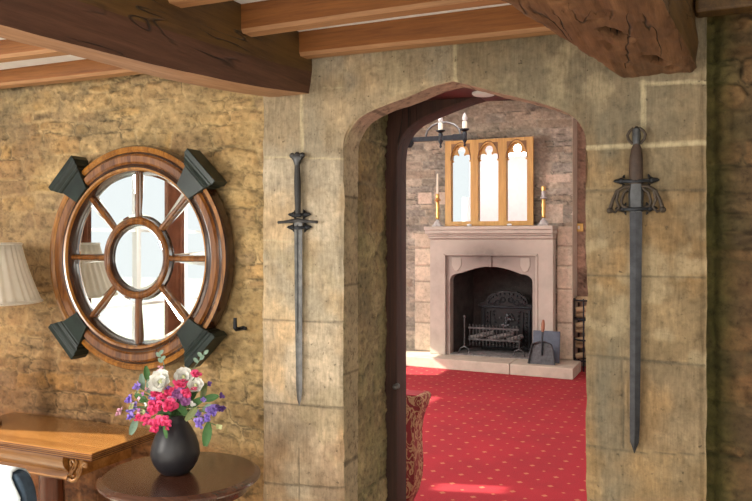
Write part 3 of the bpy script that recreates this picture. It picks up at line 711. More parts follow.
for k in range(14):
    a = PI*k/13; m.ball((cx+.235*math.cos(a), 9.275, .725+.125*math.sin(a)), .014, 6)
m.build('relief_border', M['iron'], fb)
m = MB()
for k in range(26):
    a = random.random()*6.28; r = random.random(); m.ball((cx+.11*r*math.cos(a), 9.272, .49+.15*r*math.sin(a)), .014+.012*random.random(), 6)
m.tube([(cx-.09+.02*k, 9.265, .40+.05*math.sin(k*1.2)+.022*k) for k in range(10)], .014, 6)
m.build('relief_figure', M['steeldark'], fb)
# grate
gr = empty('fire_grate', (FC, 9.0, .13), 'black iron basket grate on the hearth inside the fireplace', 'fire grate')
gx0, gx1 = FC-.33, FC+.30; gy = 8.98
m = MB()
for z in (.30, .44): m.box((gx0, gy-.006, z-.010), (gx1, gy+.006, z+.010))
m.build('front_bar', M['grate'], gr, smooth=0)
m = MB()
for k in range(15):
    x = gx0+.02+(gx1-gx0-.04)*k/14; m.tube([(x, gy, .22), (x, gy, .47)], .006, 6); m.ball((x, gy, .475), .011, 6)
m.build('uprights', M['grate'], gr)
m = MB()
for k in range(12): x = gx0+.03+(gx1-gx0-.06)*k/11; m.tube([(x, gy, .24), (x, gy+.22, .25)], .007, 6)
m.box((gx0, gy+.21, .24), (gx1, gy+.225, .44)); m.build('basket', M['irondark'], gr, smooth=0)
for x in (gx0-.03, gx1+.02):
    m = MB(); m.tube([(x, gy-.06, .56 if x < FC else .34), (x, gy-.06, .2)], .009, 8); m.ball((x, gy-.06, .58 if x < FC else .35), .022, 10)
    m.tube([(x-.07, gy-.07, .128), (x-.05, gy-.07, .19), (x, gy-.07, .215), (x+.05, gy-.07, .19), (x+.07, gy-.07, .128)], .009, 8); m.tube([(x, gy-.06, .21), (x, gy+.22, .21)], .010, 8)
    m.build('firedog', M['grate'], gr)
m = MB()
for k in range(5):
    a = k*.5; p = Vector((gx0+.08+.12*k, gy+.10, .30+.03*(k % 2))); m.tube([p+Vector((-.09, -.02, 0)), p+Vector((.09, .04, .05))], .028, 7)
tag(m.build('log', M['ash']), 'charred grey logs lying in the iron grate', 'logs', kind='stuff')
# coal shovel & board
sb = at(543, 363, 8.52)
m = MB(); bw = .15
m.box((-.155, -.008, 0), (.155, .008, .36)); m.xf(Matrix.Translation((at(546, 350, 8.66).x, 8.645, .122)) @ Matrix.Rotation(R(-10), 4, 'X'))
tag(m.build('slate_board', M['slate'], smooth=0, bevel=.004), 'blue grey board leaning against the right side of the fireplace', 'board')
sh = empty('coal_shovel', (at(542, 360, 8.5).x, 8.5, .122), 'black coal shovel with wooden handle leaning on the grey board', 'shovel')
T = Matrix.Translation((at(542, 360, 8.5).x, 8.48, .124)) @ Matrix.Rotation(R(-12), 4, 'X')
m = MB(); N = 10
out = [(-.150, 0), (.150, 0), (.125, .16), (.105, .225), (.02, .25), (-.02, .25), (-.105, .225), (-.125, .16)]
m.loft([[(x, 0, z) for x, z in out], [(x, .01, z) for x, z in out]])
rim = [(-.150, -.02, .0), (-.125, -.035, .16), (-.105, -.04, .225), (-.02, -.03, .255), (.02, -.03, .255), (.105, -.04, .225), (.125, -.035, .16), (.150, -.02, 0)]
rim2 = [(x, .006, z) for x, y, z in rim]
for i in range(7): m.face([m.bm.verts.new(p) for p in (rim[i], rim[i+1], rim2[i+1], rim2[i])])
m.tube(rim, .006, 6); m.xf(T); m.build('scoop', M['steeldark'], sh, smooth=40)
m = MB(); m.tube([(0, -.01, .10), (0, -.03, .22), (0, -.02, .37)], .011, 8); m.xf(T); m.build('shaft', M['iron'], sh)
m = MB(); m.tube([(0, -.02, .36), (0, -.015, .40), (0, -.012, .45), (0, -.01, .50)], [.013, .022, .022, .012], 10); m.xf(T)
m.build('handle', plain('turned_handle', (.26, .10, .045), .5), sh)
# log basket in the far recess
lb = empty('log_basket', (-1.22, 9.05, 0), 'tall black iron log holder in the recess right of the fireplace', 'log holder')
m = MB()
for zz in (.12, .36, .60, .82): m.tube([(-1.22+.17*math.cos(a), 9.05+.14*math.sin(a), zz) for a in [2*PI*k/20 for k in range(20)]], .012, 6, closed=True)
for k in range(6): a = 2*PI*k/6+.3; m.tube([(-1.22+.17*math.cos(a), 9.05+.14*math.sin(a), 0), (-1.22+.17*math.cos(a), 9.05+.14*math.sin(a), .84)], .010, 6)
m.build('holder_frame', M['iron'], lb)
for k in range(8):
    z = .16+.09*k; m = MB(); a = .5*(-1)**k
    m.tube([(-1.22-.14, 9.05-.06*a, z+.03*(k % 2)), (-1.22+.14, 9.05+.06*a, z+.05)], .035, 9)
    tag(m.build('firewood', M['log']), 'pale split firewood log in the iron holder right of the fireplace', 'log', 'logs in the iron holder')
m = MB(); p = at(579, 227.5, 9.27); m.box((p.x-.052, 9.255, p.z-.05), (p.x+.052, 9.275, p.z+.05)); sw = m.build('switch_plate', M['brass'], smooth=0, bevel=.004)
tag(sw, 'square brass light switch plate on the far wall right of the fireplace', 'switch')
ORG[sw.name] = Vector((0, 0, 0)); MB().box((p.x-.012, 9.245, p.z-.02), (p.x+.012, 9.256, p.z+.02)).build('rocker', M['white'], sw, smooth=0, bevel=.003)
# ---- gothic overmantel mirror
gm = empty('gothic_mirror', (FC, 8.8, 1.69), 'gilt wooden overmantel mirror of three gothic arched panes', 'mirror')
GX, GZ, GW, GH = -2.893, 1.695, 1.08, 1.04
GY = 8.80
def lit(cx, hw=.124):
    pts_ = [(cx-hw, .055), (cx+hw, .055), (cx+hw, .79)]
    right_ = []
    for k in range(9): a = R(0+ (92)*k/8); right_.append((hw*(1-.62*(1-math.cos(a))*1.0)if False else hw-.0-(hw)*((1-math.cos(a))), .79+.20*math.sin(a)))
    rr = [(cx+x, z) for x, z in right_]; ll = [(2*cx-x, z) for x, z in reversed(rr)]
    return pts_[:2]+rr+ll
def cusp(cx, hw=.122):
    out_ = [(cx-hw, .055), (cx+hw, .055), (cx+hw, .775), (cx+hw-.022, .785)]
    for k in range(10): a = R(-60+200*k/9); out_.append((cx+.072+.048*math.cos(a), .828+.042*math.sin(a)))
    tops = []
    for k in range(13): a = R(-50+280*k/12); tops.append((cx+.050*math.cos(a), .915+.052*math.sin(a)))
    left = [(2*cx-x, z) for x, z in reversed(out_[2:])]
    return out_+tops+left
cxs = [.198, .541, .884]
O = lambda pl: [(GX+x, GZ+z) for x, z in pl]
plate_bm(O([(0, 0), (GW, 0), (GW, GH), (0, GH)]), [O(lit(c)) for c in cxs], GY-.02, GY+.012).build('frame', M['gilt'], gm, smooth=0, bevel=.005)
plate_bm(O([(.03, .03), (GW-.03, .03), (GW-.03, GH-.02), (.03, GH-.02)]), [O(cusp(c)) for c in cxs], GY+.012, GY+.024).build('tracery', M['gilt'], gm, smooth=0, bevel=.002)
m = MB()
for c in cxs:
    for s in (-1, 1):
        a = [(c+s*.118, 1.0), (c+s*.118, .88), (c+s*.095, .93), (c+s*.05, 1.0)]
        m.prism([(GX+x, GZ+z) for x, z in a], .004, GY-.0225)
        m.tube([(GX+c+s*(.125-.125*(1-math.cos(R(90*k/8)))), GY-.022, GZ+.80+.215*math.sin(R(90*k/8))) for k in range(9)], .006, 6)
m.build('carving', M['gilt_dark'], gm, smooth=0)
MB().box((GX+.03, GY+.026, GZ+.03), (GX+GW-.03, GY+.03, GZ+GH-.03)).build('mirror_glass', M['mirror'], gm, smooth=0)
for k, x in enumerate((469.5, 509.5)):
    p = at(x, 224, 8.70); m = MB(); m.ball((p.x, 8.69, 1.703), .028, 10, (1.1, .8, .5))
    tag(m.build('shell_ornament', M['white']), ['small white ornament on the mantel under the left mullion of the gilt mirror', 'small white ornament on the mantel under the right mullion of the gilt mirror'][k], 'ornament')
def candlestick(x, candle, label):
    p = at(x, 222, 8.72); X = p.x; Y = 8.72; Z = 1.689
    c = empty('candlestick', (X, Y, Z), label, 'candlestick')
    MB().lathe([(.078, 0), (.080, .008), (.062, .018), (.045, .045), (.036, .06), (.02, .075), (.016, .09)], (X, Y, Z), 8).build('glass_base', M['glasswhite'], c, smooth=20)
    MB().lathe([(.018, .088), (.026, .10), (.020, .13), (.026, .16), (.019, .20), (.027, .24), (.020, .28), (.024, .30), (.014, .31)], (X, Y, Z), 16).build('stem', M['brass'], c)
    MB().lathe([(.014, .31), (.040, .315), (.044, .33), (.030, .335), (.022, .35), (.026, .39), (.022, .40)], (X, Y, Z), 16).build('drip_pan', M['glasswhite'] if not candle else M['brass'], c)
    if candle:
        m = MB().lathe([(.013, .39), (.012, .58), (.010, .645), (.003, .65)], (X, Y, Z), 12).xf(Matrix.Identity(4))
        tag(m.build('candle', M['wax']), 'thin ivory candle standing in the left brass candlestick', 'candle')
    else: MB().lathe([(.018, .40), (.027, .405), (.027, .45), (.020, .455)], (X, Y, Z), 16).build('socket', M['brass'], c)
M['glasswhite'] = plain('cut_glass', (.72, .70, .68), .12, 0, .1, 30, 0, Transmission_Weight=.4)
candlestick(437.5, True, 'brass and glass candlestick with a thin candle, left of the gilt mirror')
candlestick(543.5, False, 'brass and glass candlestick without candle, right of the gilt mirror')
# ---- chandelier
cx, cy, cz = -2.085, 5.43, 2.29
ch = empty('chandelier', (cx, cy, cz), 'black iron bar chandelier with candle bulbs in the far room', 'chandelier')
for k in (0, 2):
    a = PI/2*k; d = Vector((math.cos(a), math.sin(a), 0)); c0 = Vector((cx, cy, cz)); n_ = Vector((-d.y, d.x, 0))
    m = MB(); e = c0+d*.46
    m.loft([[q+n_*s*.012+Vector((0, 0, w)) for s, w in ((-1, -.017), (1, -.017), (1, .017), (-1, .017))] for q in (c0, e)])
    q0 = c0+d*.36; m.loft([[q+n_*s*.016+Vector((0, 0, w)) for s, w in ((-1, -.022), (1, -.022), (1, .022), (-1, .022))] for q in (q0, e)])
    for r in (.26, .45):
        q = c0+d*r; m.lathe([(.004, -.075), (.010, -.065), (.005, -.05), (.018, -.025), (.018, .03), (.012, .04), (.034, .052), (.036, .060), (.01, .06)], q, 14)
    m.build('arm', M['iron'], ch, smooth=40)
    for r in (.26, .45):
        q = c0+d*r; sl = MB().lathe([(.018, .06), (.0185, .110), (.017, .115), (.008, .115)], q, 14).build('candle_tube', M['wax'], ch)
        MB().lathe([(.008, .114), (.018, .130), (.019, .142), (.012, .162), (.004, .180), (.001, .183)], q, 14).build('bulb', M['glasswhite'], sl)
m = MB(); m.tube([(cx, cy, cz), (cx, cy, 3.335)], .010, 8); m.lathe([(.02, -.06), (.04, -.03), (.04, .03), (.02, .06)], (cx, cy, cz), 16); m.build('hanging_rod', M['iron'], ch)
for k in (0, 2):
    a = PI/2*k; d = Vector((math.cos(a), math.sin(a), 0)); m = MB()
    m.tube([Vector((cx, cy, cz))+d*(.30-.14*math.cos(q*.45))*1.0-d*.02+Vector((0, 0, .02+.10*math.sin(q*.45))) for q in range(8)], .009, 8)
    m.build('scroll', M['steel'], ch)
# ---- damask armchair just beyond the door
ac = empty('armchair', (-1.62, 3.75, 0), 'red and gold damask armchair with scrolled back, just beyond the doorway', 'armchair')
def pxz(x, y, Y=3.66): p = at(x, y, Y); return (p.x, p.z)
out_r = [pxz(*q) for q in ((428.5, 392.5), (430.5, 397), (430, 402), (427, 408), (424.5, 416), (423, 426), (422.8, 437), (423.4, 450), (424, 462), (423, 475), (420, 487), (415, 498), (411, 512))]
zt = out_r[0][1]
mx = out_r[0][0]-.62; poly = out_r+[(out_r[-1][0]-.01, .12), (2*mx-out_r[-1][0]+.01, .12)]+[(2*mx-x, z) for x, z in reversed(out_r)]+[(mx, zt+.02)]
m = MB(); m.prism(poly, .14, 3.52); m.build('backrest', M['damask'], ac, smooth=35, bevel=.008)
X0 = out_r[0][0]
m = MB(); m.tube([(X0-.010, 3.515, zt-.016), (X0-.010, 3.665, zt-.016)], .024, 14); m.build('scroll_roll', M['damask'], ac)
m = MB(); m.prismz([(X0-.2, 3.53), (X0-.015, 3.53), (X0-.015, 3.65), (X0-.2, 3.65)], zt+.002, zt+.008); m.build('top_pad', M['redfab'], ac, smooth=0, bevel=.003)
m = MB(); m.box((X0-.95, 3.67, .16), (X0-.32, 4.02, .44), .03); m.build('seat', M['damask'], ac)
for xa_ in (X0-.98, X0-.38):
    m = MB(); m.box((xa_, 3.67, .14), (xa_+.08, 3.98, .56), .025); m.build('armrest', M['damask'], ac)
for x in (X0-.90, X0-.36):
    for y in (3.60, 3.95):
        MB().tube([(x, y, .16), (x, y, 0)], [.028, .018], 10).build('leg', M['redpost'], ac)

# ================================================================== things in the front room
# ---- round mirror
mc = at(133.5, 258, 2.46); RM = .470
rm = empty('round_mirror', (mc.x, 2.5, mc.z), 'large round wooden wheel mirror with eight spokes and four dark keystone blocks on rubble wall', 'mirror')
MY = 2.505      # back plane
def ring_lathe(m, prof, n=96):
    rings = [[Vector((mc.x+math.cos(2*PI*k/n)*r, MY-d, mc.z+math.sin(2*PI*k/n)*r)) for k in range(n)] for r, d in prof]
    m.loft(rings, wrap=True)
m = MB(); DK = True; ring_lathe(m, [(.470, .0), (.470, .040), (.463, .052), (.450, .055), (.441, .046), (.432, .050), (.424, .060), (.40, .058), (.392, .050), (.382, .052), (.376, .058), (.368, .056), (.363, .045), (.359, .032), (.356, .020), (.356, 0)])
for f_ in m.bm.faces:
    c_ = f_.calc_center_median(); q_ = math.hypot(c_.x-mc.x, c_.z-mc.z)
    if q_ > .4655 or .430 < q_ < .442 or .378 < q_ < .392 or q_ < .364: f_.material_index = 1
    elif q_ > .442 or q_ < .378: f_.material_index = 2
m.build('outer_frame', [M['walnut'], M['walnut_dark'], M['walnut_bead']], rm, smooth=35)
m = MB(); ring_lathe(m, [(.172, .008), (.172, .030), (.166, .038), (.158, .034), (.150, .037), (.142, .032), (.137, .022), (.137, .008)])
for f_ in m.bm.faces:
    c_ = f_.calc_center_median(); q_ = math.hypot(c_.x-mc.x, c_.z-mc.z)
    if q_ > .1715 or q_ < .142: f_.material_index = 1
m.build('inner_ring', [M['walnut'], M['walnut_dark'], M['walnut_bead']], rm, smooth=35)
for k in range(8):
    a = PI/4*k; d = Vector((math.cos(a), 0, math.sin(a))); n_ = Vector((-d.z, 0, d.x)); m = MB()
    sec = [(-.0105, .006), (-.0105, .022), (-.006, .028), (0, .031), (.006, .028), (.0105, .022), (.0105, .006)]
    m.loft([[Vector((mc.x, MY-h_, mc.z))+d*r+n_*s for s, h_ in sec] for r in (.168, .362)])
    m.build('spoke', M['walnut'], rm, smooth=25)
def pane(a0, a1, r0, r1, full=False):
    m = MB(); n = 14 if not full else 64; bv = .014
    def ringp(ra, rb, ia, ib, d):
        if full: return [Vector((mc.x+math.cos(2*PI*k/n)*rb, MY-d, mc.z+math.sin(2*PI*k/n)*rb)) for k in range(n)]
        p = [Vector((mc.x+math.cos(ia+(ib-ia)*k/n)*rb, MY-d, mc.z+math.sin(ia+(ib-ia)*k/n)*rb)) for k in range(n+1)]
        ka, kb = ia, ib
        q = [Vector((mc.x+math.cos(kb+(ka-kb)*k/n)*ra, MY-d, mc.z+math.sin(kb+(ka-kb)*k/n)*ra)) for k in range(n+1)]
        return p+q
    A = ringp(r0, r1, a0, a1, .011); e = bv/((r0+r1)/2)
    B = ringp(r0+bv, r1-bv, a0+e*1.0, a1-e*1.0, .0135) if not full else ringp(0, r1-bv, 0, 0, .0135)
    va = [m.bm.verts.new(p) for p in A]; vb = [m.bm.verts.new(p) for p in B]; N = len(A)
    for i in range(N): m.face([va[i], va[(i+1) % N], vb[(i+1) % N], vb[i]])
    m.face(vb)
    return m.build('mirror_pane', M['mirror'], rm, smooth=0)
for k in range(8): pane(PI/4*k+.035, PI/4*(k+1)-.035, .170, .360)
pane(0, 0, 0, .140, True)
MB().lathe([(.360, .0), (.360, .006), (.001, .006)], (0, 0, 0), 48, 'y').xf(Matrix.Translation((mc.x, MY-.006, mc.z))).build('backing', M['soot'], rm)
for k in range(4):
    a = PI/4+PI/2*k
    m = MB()
    # profile from the inner tip outward: (radial, half width, thickness)
    sec = [(.402, .040, .050), (.405, .042, .068), (.488, .066, .068), (.490, .072, .073), (.500, .074, .077), (.504, .080, .074), (.516, .084, .082), (.526, .090, .082), (.529, .094, .086), (.552, .094, .086), (.552, .094, .02)]
    rg = [[(r-.028, -w, 0), (r-.028, w, 0), (r-.028, w, t_), (r-.028, -w, t_)] for r, w, t_ in sec]
    m.loft(rg)
    rot = Matrix(((math.cos(a), -math.sin(a), 0, mc.x), (0, 0, -1, MY), (math.sin(a), math.cos(a), 0, mc.z), (0, 0, 0, 1)))
    m.xf(rot); m.build('keystone_block', M['keystone'], rm, smooth=0, bevel=.003)
# ---- swords
def bracket(x, z, w, label, y=YW):
    m = MB(); r = .0105
    m.tube([(x-w, y-.014, z), (x-w*.5, y-.030, z-.002), (x, y-.034, z-.003), (x+w*.5, y-.030, z-.002), (x+w, y-.014, z)], .006, 8, flat=.5)
    for s in (-1, 1):
        m.ball((x+s*w, y-.012, z), r, 10, (1, .8, 1)); m.tube([(x+s*(w+.008), y-.012, z), (x+s*(w+.018), y-.013, z+.001), (x+s*(w+.024), y-.012, z)], [.008, .005, .001], 8)
        m.tube([(x+s*(w-.006), y-.012, z+.010), (x+s*(w-.010), y-.012, z+.020)], [.006, .001], 6); m.tube([(x+s*(w-.006), y-.012, z-.010), (x+s*(w-.010), y-.012, z-.020)], [.006, .001], 6)
        m.tube([(x+s*w, y+.004, z), (x+s*w, y-.012, z)], .005, 6)
    return tag(m.build('wall_bracket', M['iron']), label, 'bracket', 'iron brackets holding the swords')
def loft_sec(m, secs, y, n=4):
    rings = []
    for x, z, hw, ht in secs:
        if n == 4: ring = [(x-hw, y, z), (x, y-ht, z), (x+hw, y, z), (x, y+ht, z)]
        else: ring = [(x+hw*math.cos(2*PI*k/n), y-ht*math.sin(2*PI*k/n), z) for k in range(n)]
        rings.append(ring)
    m.loft(rings)
a = lambda x, y: at(x, y, YW-.02)
y0 = YW-.022
sA = empty('long_sword', tuple(a(298.5, 222)), 'long thin steel sword with plain cross guard hanging on the left door pillar', 'sword')
p = a(297.5, 155); q = a(298.2, 212)
m = MB(); loft_sec(m, [(p.x+.0, p.z-.035, .010, .009), (p.x+.001, p.z-.10, .013, .012), (p.x+.002, p.z-.16, .012, .011), (q.x, q.z-.004, .011, .010), (q.x, q.z-.02, .012, .01)], y0, 12); m.build('grip', M['grip'], sA)
m = MB(); loft_sec(m, [(p.x, p.z-.040, .010, .010), (p.x, p.z-.026, .015, .012), (p.x, p.z-.012, .024, .012), (p.x, p.z-.002, .030, .010), (p.x, p.z+.002, .024, .008)], y0, 12)
for s in (-1, 0, 1): m.ball((p.x+s*.022, y0, p.z-.002+(.003 if s == 0 else 0)), .011, 8)
m.build('pommel', M['steeldark'], sA)
g0 = a(278.5, 222.5); g1 = a(317.5, 222.5); gz = a(298, 222).z
m = MB(); m.tube([(g0.x, y0, gz-.001), (g0.x+.02, y0, gz), ((g0.x+g1.x)/2, y0, gz+.006), (g1.x-.02, y0, gz), (g1.x, y0, gz-.001)], [.006, .005, .009, .005, .006], 8); m.build('cross_guard', M['steeldark'], sA)
b0_ = a(298.5, 226); tp = a(299.5, 406)
m = MB(); L = b0_.z-tp.z
loft_sec(m, [(b0_.x, gz, .0175, .005), (b0_.x+.001, gz-.3, .016, .0045), (tp.x, tp.z+.06, .013, .004), (tp.x, tp.z+.025, .009, .003), (tp.x, tp.z, .0008, .0005)], y0); m.build('blade', M['steel'], sA, smooth=0)
m = MB(); m.tube([(b0_.x, y0-.006, gz-.01), (b0_.x+.001, y0-.006, gz-.42)], .0025, 6); m.build('fuller', M['steeldark'], sA)
bracket(a(298.5, 214.5).x, a(298.5, 214.5).z, .026, 'spiked iron bracket gripping the left sword just above its cross guard')
bracket(a(298.5, 226.5).x, a(298.5, 226.5).z-.003, .031, 'spiked iron bracket gripping the left sword just below its cross guard')
sB = empty('broad_sword', tuple(a(636, 180)), 'broad dark sword with looped side guards hanging on the right door pillar', 'sword')
def sbz(y): return a(636, y).z
xB = a(636, 180).x
m = MB(); loft_sec(m, [(a(636.5, 145).x, sbz(144), .009, .01), (a(636.5, 150).x, sbz(149), .016, .014), (a(636, 160).x, sbz(160), .0205, .017), (a(636, 170).x, sbz(170), .0215, .017), (xB, sbz(178), .020, .015), (xB, sbz(184), .019, .013)], y0, 14); m.build('grip', M['leather'], sB)
m = MB(); c = a(636.5, 134)
loft_sec(m, [(c.x, sbz(126.5), .004, .004), (c.x, sbz(129), .012, .010), (c.x, sbz(136), .013, .012), (c.x, sbz(145), .011, .010)], y0, 10); m.build('pommel', M['steeldark'], sB)
m = MB()
for s in (-1, 1): m.tube([(c.x+s*.008, y0, sbz(128)), (c.x+s*.020, y0, sbz(131)), (c.x+s*.027, y0, sbz(135)), (c.x+s*.024, y0, sbz(139)), (c.x+s*.013, y0, sbz(143.5)), (c.x+s*.006, y0, sbz(143))], .0045, 8)
m.build('pommel_ring', M['ironbrown'], sB)
m = MB(); loft_sec(m, [(xB, sbz(184), .020, .010), (xB, sbz(196), .023, .010), (xB, sbz(207), .021, .008), (xB, sbz(212), .020, .007)], y0, 8); m.build('ricasso', M['steeldark'], sB)
m = MB()
for s in (-1, 1):
    m.tube([(xB+s*.016, y0, sbz(186)), (xB+s*.034, y0, sbz(186.5)), (xB+s*.058, y0, sbz(191)), (xB+s*.070, y0, sbz(200)), (xB+s*.078, y0, sbz(209))], [.006, .006, .005, .005, .006], 8)
    m.tube([(xB+s*.020, y0, sbz(188)), (xB+s*.036, y0, sbz(193)), (xB+s*.044, y0, sbz(201)), (xB+s*.040, y0, sbz(206)), (xB+s*.020, y0, sbz(208))], .0045, 8)
    m.tube([(xB+s*.052, y0, sbz(190)), (xB+s*.058, y0, sbz(200)), (xB+s*.050, y0, sbz(207)), (xB+s*.062, y0, sbz(212)), (xB+s*.078, y0, sbz(210)), (xB+s*.086, y0, sbz(212))], .0045, 8)
    m.ball((xB+s*.078, y0, sbz(210)), .010, 8)
m.build('side_guard', M['ironbrown'], sB)
tB = a(634.5, 453); m = MB()
loft_sec(m, [(xB, sbz(208), .0190, .0035), (xB-.001, sbz(300), .0170, .003), (tB.x+.001, tB.z+.09, .0150, .003), (tB.x, tB.z+.035, .013, .003), (tB.x, tB.z, .001, .0005)], y0); m.build('blade', plain('blackened_blade', (.040, .040, .044), .38, .85, .4, 30, .0006), sB, smooth=0)
bracket(xB, sbz(180.5), .045, 'spiked iron bracket gripping the right sword below its brown grip')
bracket(xB, sbz(208.5), .040, 'spiked iron bracket gripping the right sword at the top of its blade')
# ---- iron wall hook
p = at(242, 327, YR-.01); m = MB()
m.tube([(p.x-.004, YR+.01, p.z-.006), (p.x-.004, YR-.045, p.z-.006), (p.x-.004, YR-.052, p.z), (p.x-.004, YR-.052, p.z+.040)], [.009, .008, .009, .007], 8)
m.tube([(p.x-.004, YR-.02, p.z-.004), (p.x+.026, YR-.02, p.z-.004)], .007, 8)
tag(m.build('iron_hook', M['iron']), 'small black iron hook in the rubble wall right of the round mirror', 'hook')
# ---- card table
ct = empty('card_table', (-2.47, 2.31, 0), 'golden mahogany folding card table against the left wall', 'table')
TX0, TX1, TY0, TY1, TZ = -2.89, -2.054, 2.108, 2.49, .722
for k, (za, zb_) in enumerate(((.7085, .722), (.694, .7075))):
    m = MB(); m.box((TX0, TY0+.001*k, za), (TX1-.001*k, TY1, zb_), .003)
    m.build('folding_leaf', M['golden'], ct)
m = MB()
for z in (.7170, .7100, .7030, .6960): m.box((TX0-.002, TY0-.0012, z-.0013), (TX1+.0012, TY1, z+.0013))
m.box((TX0, TY0+.004, .7070), (TX1-.004, TY1, .7086)); m.build('reeded_edge', M['reddish'], ct, smooth=0)
m = MB(); prof = [(2.50, .694), (2.135, .694), (2.130, .688), (2.128, .672), (2.134, .650), (2.150, .632), (2.158, .622), (2.150, .612), (2.146, .600), (2.152, .592), (2.50, .592)]
m.loft([[(x, y, z) for y, z in prof] for x in (TX0+.05, TX1-.170)]); m.build('frieze', M['golden'], ct, smooth=50)
MB().box((TX1-.1695, 2.17, .600), (TX1-.160, 2.48, .692)).build('side_apron', M['reddish'], ct, smooth=0)  # dark wood here paints in the shadow under the table's overhang
m = MB()
for (xa, w) in ((TX1-.170, .012),): m.loft([[(xa, y-.006, z) for y, z in prof], [(xa+w, y-.006, z) for y, z in prof]])
xb = TX1-.157
def sc_(x0, pts_): return [(x0+px_, 2.150, pz_) for px_, pz_ in pts_]
m.tube(sc_(xb, [(.0, .600), (.02, .592), (.040, .600), (.055, .625), (.066, .655), (.080, .672), (.090, .668), (.088, .656), (.078, .658)]), .0075, 8)
m.tube(sc_(xb, [(.008, .615), (.02, .640), (.034, .66), (.022, .676), (.010, .668), (.012, .655), (.02, .652)]), .0065, 8)
m.tube(sc_(xb, [(.034, .688), (.044, .668), (.036, .645), (.024, .632), (.018, .618), (.026, .610), (.032, .618)]), .0055, 8)
m.prism([(xb, .598), (xb+.035, .603), (xb+.058, .655), (xb+.085, .676), (xb+.08, .690), (xb, .690)], .02, 2.154)
m.build('carved_bracket', M['golden'], ct, smooth=50)
m = MB(); px_, py_ = -2.47, 2.31
m.lathe([(.075, .592), (.075, .575), (.060, .568), (.054, .555), (.050, .53), (.056, .40), (.062, .30), (.070, .27), (.060, .25), (.085, .22), (.085, .17)], (px_, py_, 0), 24); m.build('column', M['redpost'], ct)
m = MB(); m.box((px_-.19, py_-.13, .12), (px_+.19, py_+.13, .17), .01); m.build('platform', M['reddish'], ct)
for sx_ in (-1, 1):
    for sy_ in (-1, 1):
        MB().tube([(px_+sx_*.15, py_+sy_*.10, .14), (px_+sx_*.24, py_+sy_*.13, .10), (px_+sx_*.30, py_+sy_*.15, .03), (px_+sx_*.32, py_+sy_*.155, .01)], [.03, .026, .018, .012], 10).build('foot', M['reddish'], ct)
# ---- table lamp (mostly outside the frame)
lx, ly = -2.805, 2.262
tl = empty('table_lamp', (lx, ly, TZ), 'table lamp with pleated ivory shade on the left table', 'lamp')
MB().lathe([(.070, 0), (.072, .012), (.045, .025), (.030, .05), (.048, .10), (.062, .17), (.050, .24), (.022, .30), (.014, .32), (.012, .44), (.010, .60)], (lx, ly, TZ+.001), 28).build('base', M['redpost'], tl)
m = MB(); N = 240; rings = []
zt_, zb_ = 1.492, 1.245
for r, z in ((.226, zb_), (.211, zb_+.035), (.194, zb_+.08), (.176, zb_+.13), (.158, zb_+.19), (.144, zt_)):
    rings.append([Vector((lx+math.cos(2*PI*k/N)*(r+.0030*math.sin(2*PI*k*34/N+1.4*math.sin(k*.09))), ly+math.sin(2*PI*k/N)*(r+.0030*math.sin(2*PI*k*34/N+1.4*math.sin(k*.09))), z)) for k in range(N)])
m.loft(rings, caps=False); o = m.build('lamp_shade', M['shade'], tl, smooth=80); sd = o.modifiers.new('s', 'SOLIDIFY'); sd.thickness = .002
for r, z in ((.228, zb_), (.146, zt_)):
    m = MB(); m.tube([(lx+math.cos(2*PI*k/48)*r, ly+math.sin(2*PI*k/48)*r, z) for k in range(48)], .005, 8, closed=True)
    m.build('shade_trim', M['shade'], tl)
# ---- round table
rt = empty('round_table', (-1.666, 2.12, 0), 'small dark mahogany tripod table with oval-moulded round top carrying the vase', 'table')
rc = at(180.5, 472.5, 2.12); RX, RY = rc.x, 2.12; RR = .276
MB().lathe([(RR-.02, .672), (RR-.012, .674), (RR-.004, .678), (RR, .684), (RR-.001, .690), (RR-.008, .695), (RR-.016, .697), (RR-.020, .700), (.001, .700)], (RX, RY, 0), 72).build('tabletop', M['reddish'], rt, smooth=25)
MB().lathe([(.235, .640), (.238, .672)], (RX, RY, 0), 48).build('apron', M['reddish'], rt)
MB().lathe([(.10, .640), (.045, .61), (.032, .55), (.030, .42), (.050, .34), (.055, .28), (.035, .22), (.05, .18), (.05, .15)], (RX, RY, 0), 24).build('pedestal', M['reddish'], rt)
for k in range(3):
    aa = PI/2+2*PI*k/3; d = Vector((math.cos(aa), math.sin(aa), 0)); c0 = Vector((RX, RY, 0))
    MB().tube([c0+d*.03+Vector((0, 0, .2)), c0+d*.12+Vector((0, 0, .17)), c0+d*.22+Vector((0, 0, .06)), c0+d*.29+Vector((0, 0, .015))], [.024, .022, .017, .014], 10).build('leg', M['reddish'], rt)
# ---- vase
vp = at(179, 469, 2.13); VX, VY = vp.x, 2.11
m = MB(); pr = [(.046, 0), (.050, .003), (.064, .018), (.077, .040), (.084, .066), (.081, .094), (.070, .126), (.056, .153), (.043, .174), (.037, .186), (.038, .198), (.041, .204), (.035, .204), (.031, .19), (.034, .17), (.03, .10), (.001, .09)]
m.lathe(pr, (VX, VY, .7005), 48)
tag(m.build('vase', M['vase'], smooth=70), 'matt black pear-shaped vase of flowers on the round table', 'vase')
NECK = Vector((VX, VY, .895))
def petal(m, c, d, up, L, W, cup, curl=0.0):
    d = d.normalized(); s = d.cross(up).normalized(); u = s.cross(d).normalized(); g = []
    for i in range(6):
        f = i/5; w = W*math.sin(PI*(.12+.80*f))**.7; row = []
        for j in range(5):
            q = (j-2)/2; row.append(c+d*L*f+s*w*q+u*(cup*(q*q)*W*.8+curl*L*f*f)+u*.0)
        g.append([m.bm.verts.new(p) for p in row])
    for i in range(5):
        for j in range(4): m.face([g[i][j], g[i+1][j], g[i+1][j+1], g[i][j+1]])
def rv(s=1): return Vector((random.uniform(-s, s), random.uniform(-s, s), random.uniform(-s, s)))
